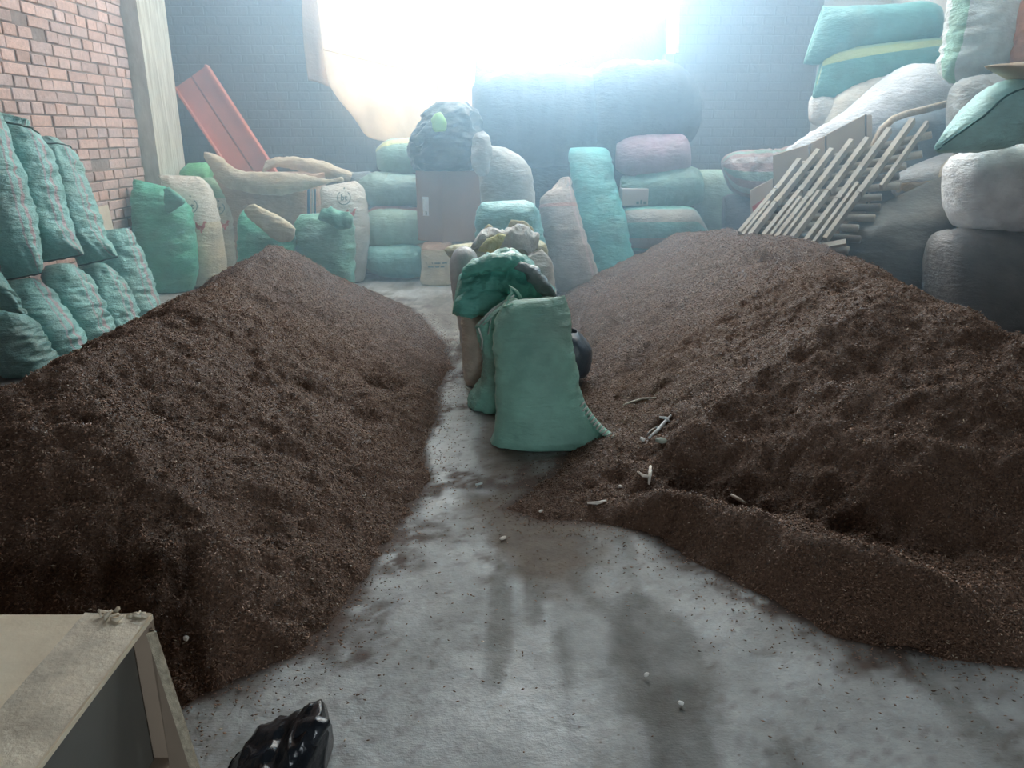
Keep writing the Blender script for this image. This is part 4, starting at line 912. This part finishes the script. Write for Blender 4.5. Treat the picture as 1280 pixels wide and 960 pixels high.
# ------------------------------------------------------------------ foreground carton, bag, debris
def front_carton():
    m = plain('worn_cardboard', (.80, .69, .52), .8, .10, 3.5, .003); mt = plain('old_tape', (.70, .62, .49), .55, .2, 9, .004); mi = plain('carton_inside_shaded', (.26, .20, .15), .9, .1, 3, 0); me_ = plain('cut_board_edge', (.46, .40, .30), .9, .25, 60, .004)  # inside board is darkened: interior shade put into its colour
    root = empty('large_carton', (-1.5, 1.4, 0)); tag(root, 'large worn tan carton with taped edge, open side dark, in the near corner', 'box')
    zt = .45; x1, x0, y0, y1 = -.905, -2.05, .62, 1.66; th = .012
    v, f = boxgeo((x0, y0, zt-th), (x1, y1, zt)); o = mesh_obj('top_panel', v, f, m, root, smooth=False)
    # tape band along the edge of the top and crumpled tape at the corner
    xs = np.linspace(x1-.17, x1-.002, 8); ys = np.linspace(y0, y1, 60); gx, gy = np.meshgrid(xs, ys); x, y = gx.ravel(), gy.ravel()
    z = zt+.003+.0025*np.abs(fbm2(x, y, 14, 3, 8))*3
    idx = np.arange(len(x)).reshape(60, 8); Fc = np.stack([idx[:-1, :-1], idx[:-1, 1:], idx[1:, 1:], idx[1:, :-1]], -1).reshape(-1, 4)
    mesh_obj('tape', np.stack([x, y, z], 1), Fc, mt, o)['label'] = 'wrinkled tape strip'
    v = []; parts = []
    rr = random.Random(4)
    for k in range(9):
        a = Vector((x1-.11*rr.random(), y1-.03*rr.random(), zt+.005)); b = a+Vector((rr.uniform(-.03, .035), rr.uniform(-.02, .02), rr.uniform(.0, .018))); c_ = b+Vector((rr.uniform(-.02, .03), rr.uniform(-.02, .02), rr.uniform(-.015, .008)))
        parts.append(tube([a, b, c_], .005, 6, [1, 1.3, .6]))
    v, f = merge(parts); mesh_obj('crumpled_tape', v, f, mt, root)['label'] = 'crumpled tape end at the corner'
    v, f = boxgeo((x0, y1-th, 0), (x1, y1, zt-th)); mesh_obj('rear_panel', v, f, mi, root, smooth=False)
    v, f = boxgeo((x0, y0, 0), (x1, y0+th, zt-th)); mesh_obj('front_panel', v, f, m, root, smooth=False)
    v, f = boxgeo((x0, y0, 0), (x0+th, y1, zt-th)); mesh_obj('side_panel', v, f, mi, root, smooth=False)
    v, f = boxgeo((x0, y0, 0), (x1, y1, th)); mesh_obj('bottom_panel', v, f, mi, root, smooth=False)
    # opened flap hinged on the rear panel, its cut edge showing
    a, b = Vector((x1+.0, y1-.02, zt-.03)), Vector((x1+.105, y1-.10, .01))
    V = [a, b, b+Vector((-.10, .05, 0)), a+Vector((-.02, .02, 0))]; n = Vector((.012, -.006, 0))
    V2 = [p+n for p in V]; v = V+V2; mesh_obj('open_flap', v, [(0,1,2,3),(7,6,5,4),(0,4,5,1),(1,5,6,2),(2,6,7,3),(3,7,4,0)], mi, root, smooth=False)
    v, f = beam(a+Vector((.006, -.012, 0)), b+Vector((.006, -.012, 0)), (0, 1, .3), .020, .012); mesh_obj('cut_edge', v, f, me_, root, smooth=False)['label'] = 'pale corrugated cut edge'
    # dark sheet added just inside the open side as interior shade
    v, f = boxgeo((x1-.06, y0+.02, .012), (x1-.052, y1-.02, .385)); mesh_obj('shade_sheet', v, f, plain('interior_shade', (.17, .165, .145), .9, .08, 3, 0), root, smooth=False)
front_carton()
m_bb = plain('black_plastic', (.012, .015, .020), .22, .1, 10, .004)
o = sack('crumpled shiny black plastic bag on the concrete beside large tan carton', m_bb,
     [(288,962,292,1010,.03),(308,944,310,1015,.09),(332,930,334,1020,.12),(352,926,354,1022,.13),(372,912,374,1022,.13),(394,906,396,1015,.11),(410,925,408,1000,.05)], 1.62, name='plastic_bag', cat='bag', crumple=.034, wr=0, rings=110, seg=110, lump=.03)
part_loft(o, 'raised_corner', m_bb, [(364,940,372,905,.02),(378,936,384,899,.03),(394,930,400,897,.03),(404,916,410,900,.02),(411,908,413,905,.004)], 1.60, seg=36, rings=30, crumple=.010, wr=0, label='raised torn corner')

def stick(pts, r, label, mat, name='stick', group=None, cat='stick'):
    r *= 1.25; q = [hit(*p)+Vector((0, 0, r*1.1)) for p in pts]; v, f = tube(q, r, 7, [.7]+[1]*(len(q)-2)+[.6]); o = mesh_obj(name, v, f, mat); tag(o, label, cat, group); return o
m_stick = plain('bleached_twig', (.80, .74, .66), .8, .15, 30, .002); m_gst = plain('grey_twig', (.68, .72, .72), .7, .15, 30, .002)
stick([(779,508),(790,504),(803,500),(820,499)], .005, 'thin curved pale twig on the mound right of the front green sack', m_stick)
stick([(811,550),(822,540),(832,529),(839,521)], .007, 'longest grey twig of the crossed group on the right mound', m_gst)
stick([(808,547),(815,540),(821,536)], .006, 'short grey twig left of the longest crossed twig', m_gst)
stick([(824,524),(832,525),(837,529)], .006, 'small grey twig across the tip of the longest twig', m_gst)
stick([(813,585),(812,597),(811,608)], .007, 'upright pinkish white twig on the mound below the crossed twigs', m_stick)
stick([(797,592),(804,597),(812,598)], .006, 'bent pinkish twig touching the upright one', m_stick)
stick([(913,621),(922,627),(932,632)], .007, 'short pale stick lying in the hollow behind the mound ridge', m_stick)
stick([(734,631),(746,631),(758,628)], .006, 'pale twig lying on the husk streak before the front green sack', m_stick)
stick([(595,608),(603,606)], .006, 'tiny bright scrap on the concrete left of the brown stain', plain('foil', (.6, .68, .68), .3, .1, 30, .002), 'foil_scrap', cat='scrap')
def pebble(px, py, r, label, mat, name='pebble', sc=(1, .7, .6), cat='pebble'):
    bm = bmesh.new(); bmesh.ops.create_icosphere(bm, subdivisions=3, radius=r); c = hit(px, py)
    co = np.array([v.co[:] for v in bm.verts]); n = fbm(co/r*1.3+px, 3, int(px))
    for v, k in zip(bm.verts, n): v.co = Vector((v.co.x*sc[0], v.co.y*sc[1], v.co.z*sc[2]))*(1+.28*k)
    bmesh.ops.rotate(bm, verts=bm.verts, cent=(0, 0, 0), matrix=Matrix.Rotation(px, 3, 'Z'))
    bmesh.ops.translate(bm, verts=bm.verts, vec=c+Vector((0, 0, r*sc[2]*.8)))
    me = bpy.data.meshes.new(name); bm.to_mesh(me); bm.free(); me.polygons.foreach_set('use_smooth', [True]*len(me.polygons)); me.materials.append(mat)
    o = bpy.data.objects.new(name, me); C.objects.link(o); tag(o, label, cat)
m_wp = plain('white_pebble', (.75, .74, .70), .6, .05, 30, .001)
pebble(808, 845, .008, 'upper of the two white pellets in the damp hollow', m_wp, 'pellet', (1.2, .8, .8), 'pellet')
pebble(851, 881, .008, 'lower of the two white pellets in the damp hollow', m_wp, 'pellet', (1.2, .8, .8), 'pellet')
pebble(803, 551, .016, 'round whitish pebble at the foot of the crossed twigs', m_wp)
pebble(826, 553, .028, 'flat greenish grey stone scrap below the crossed twigs', plain('grey_stone', (.30, .34, .29), .8, .15, 30, .002), 'stone', (1, .8, .4), 'stone')
pebble(775, 609, .011, 'small buff pebble at the edge of the brown stain', m_stick)
pebble(629, 674, .014, 'irregular buff crumb on the concrete below the husk streak', m_stick, 'crumb', (1.2, .7, .5), 'crumb')
pebble(676, 640, .011, 'tiny buff chip at the left end of the husk streak', m_stick, 'chip', (1.1, .6, .5), 'chip')
pebble(233, 800, .012, 'oval pale seed on the dark face of the left mound', m_wp, 'seed', (.7, 1.2, .5), 'seed')

# ------------------------------------------------------------------ added scattering volume standing in mostly for lens glare
def haze():
    m = bpy.data.materials.new('lens_glare_volume'); m.use_nodes = True; nt = m.node_tree; nt.nodes.clear()
    out = nt.nodes.new('ShaderNodeOutputMaterial'); vs = nt.nodes.new('ShaderNodeVolumeScatter')
    vs.inputs['Color'].default_value = (.46, .74, 1.0, 1); vs.inputs['Density'].default_value = HAZE_DENSITY; vs.inputs['Anisotropy'].default_value = .64
    nt.links.new(vs.outputs[0], out.inputs['Volume'])
    v, f = boxgeo((-3.8, 4.6, 0.02), (4.6, 9.95, 4.9)); o = mesh_obj('glare_haze', v, f, m, smooth=False)
    tag(o, 'added haze volume standing in for lens glare below the bright opening', 'haze', kind='stuff')
haze()
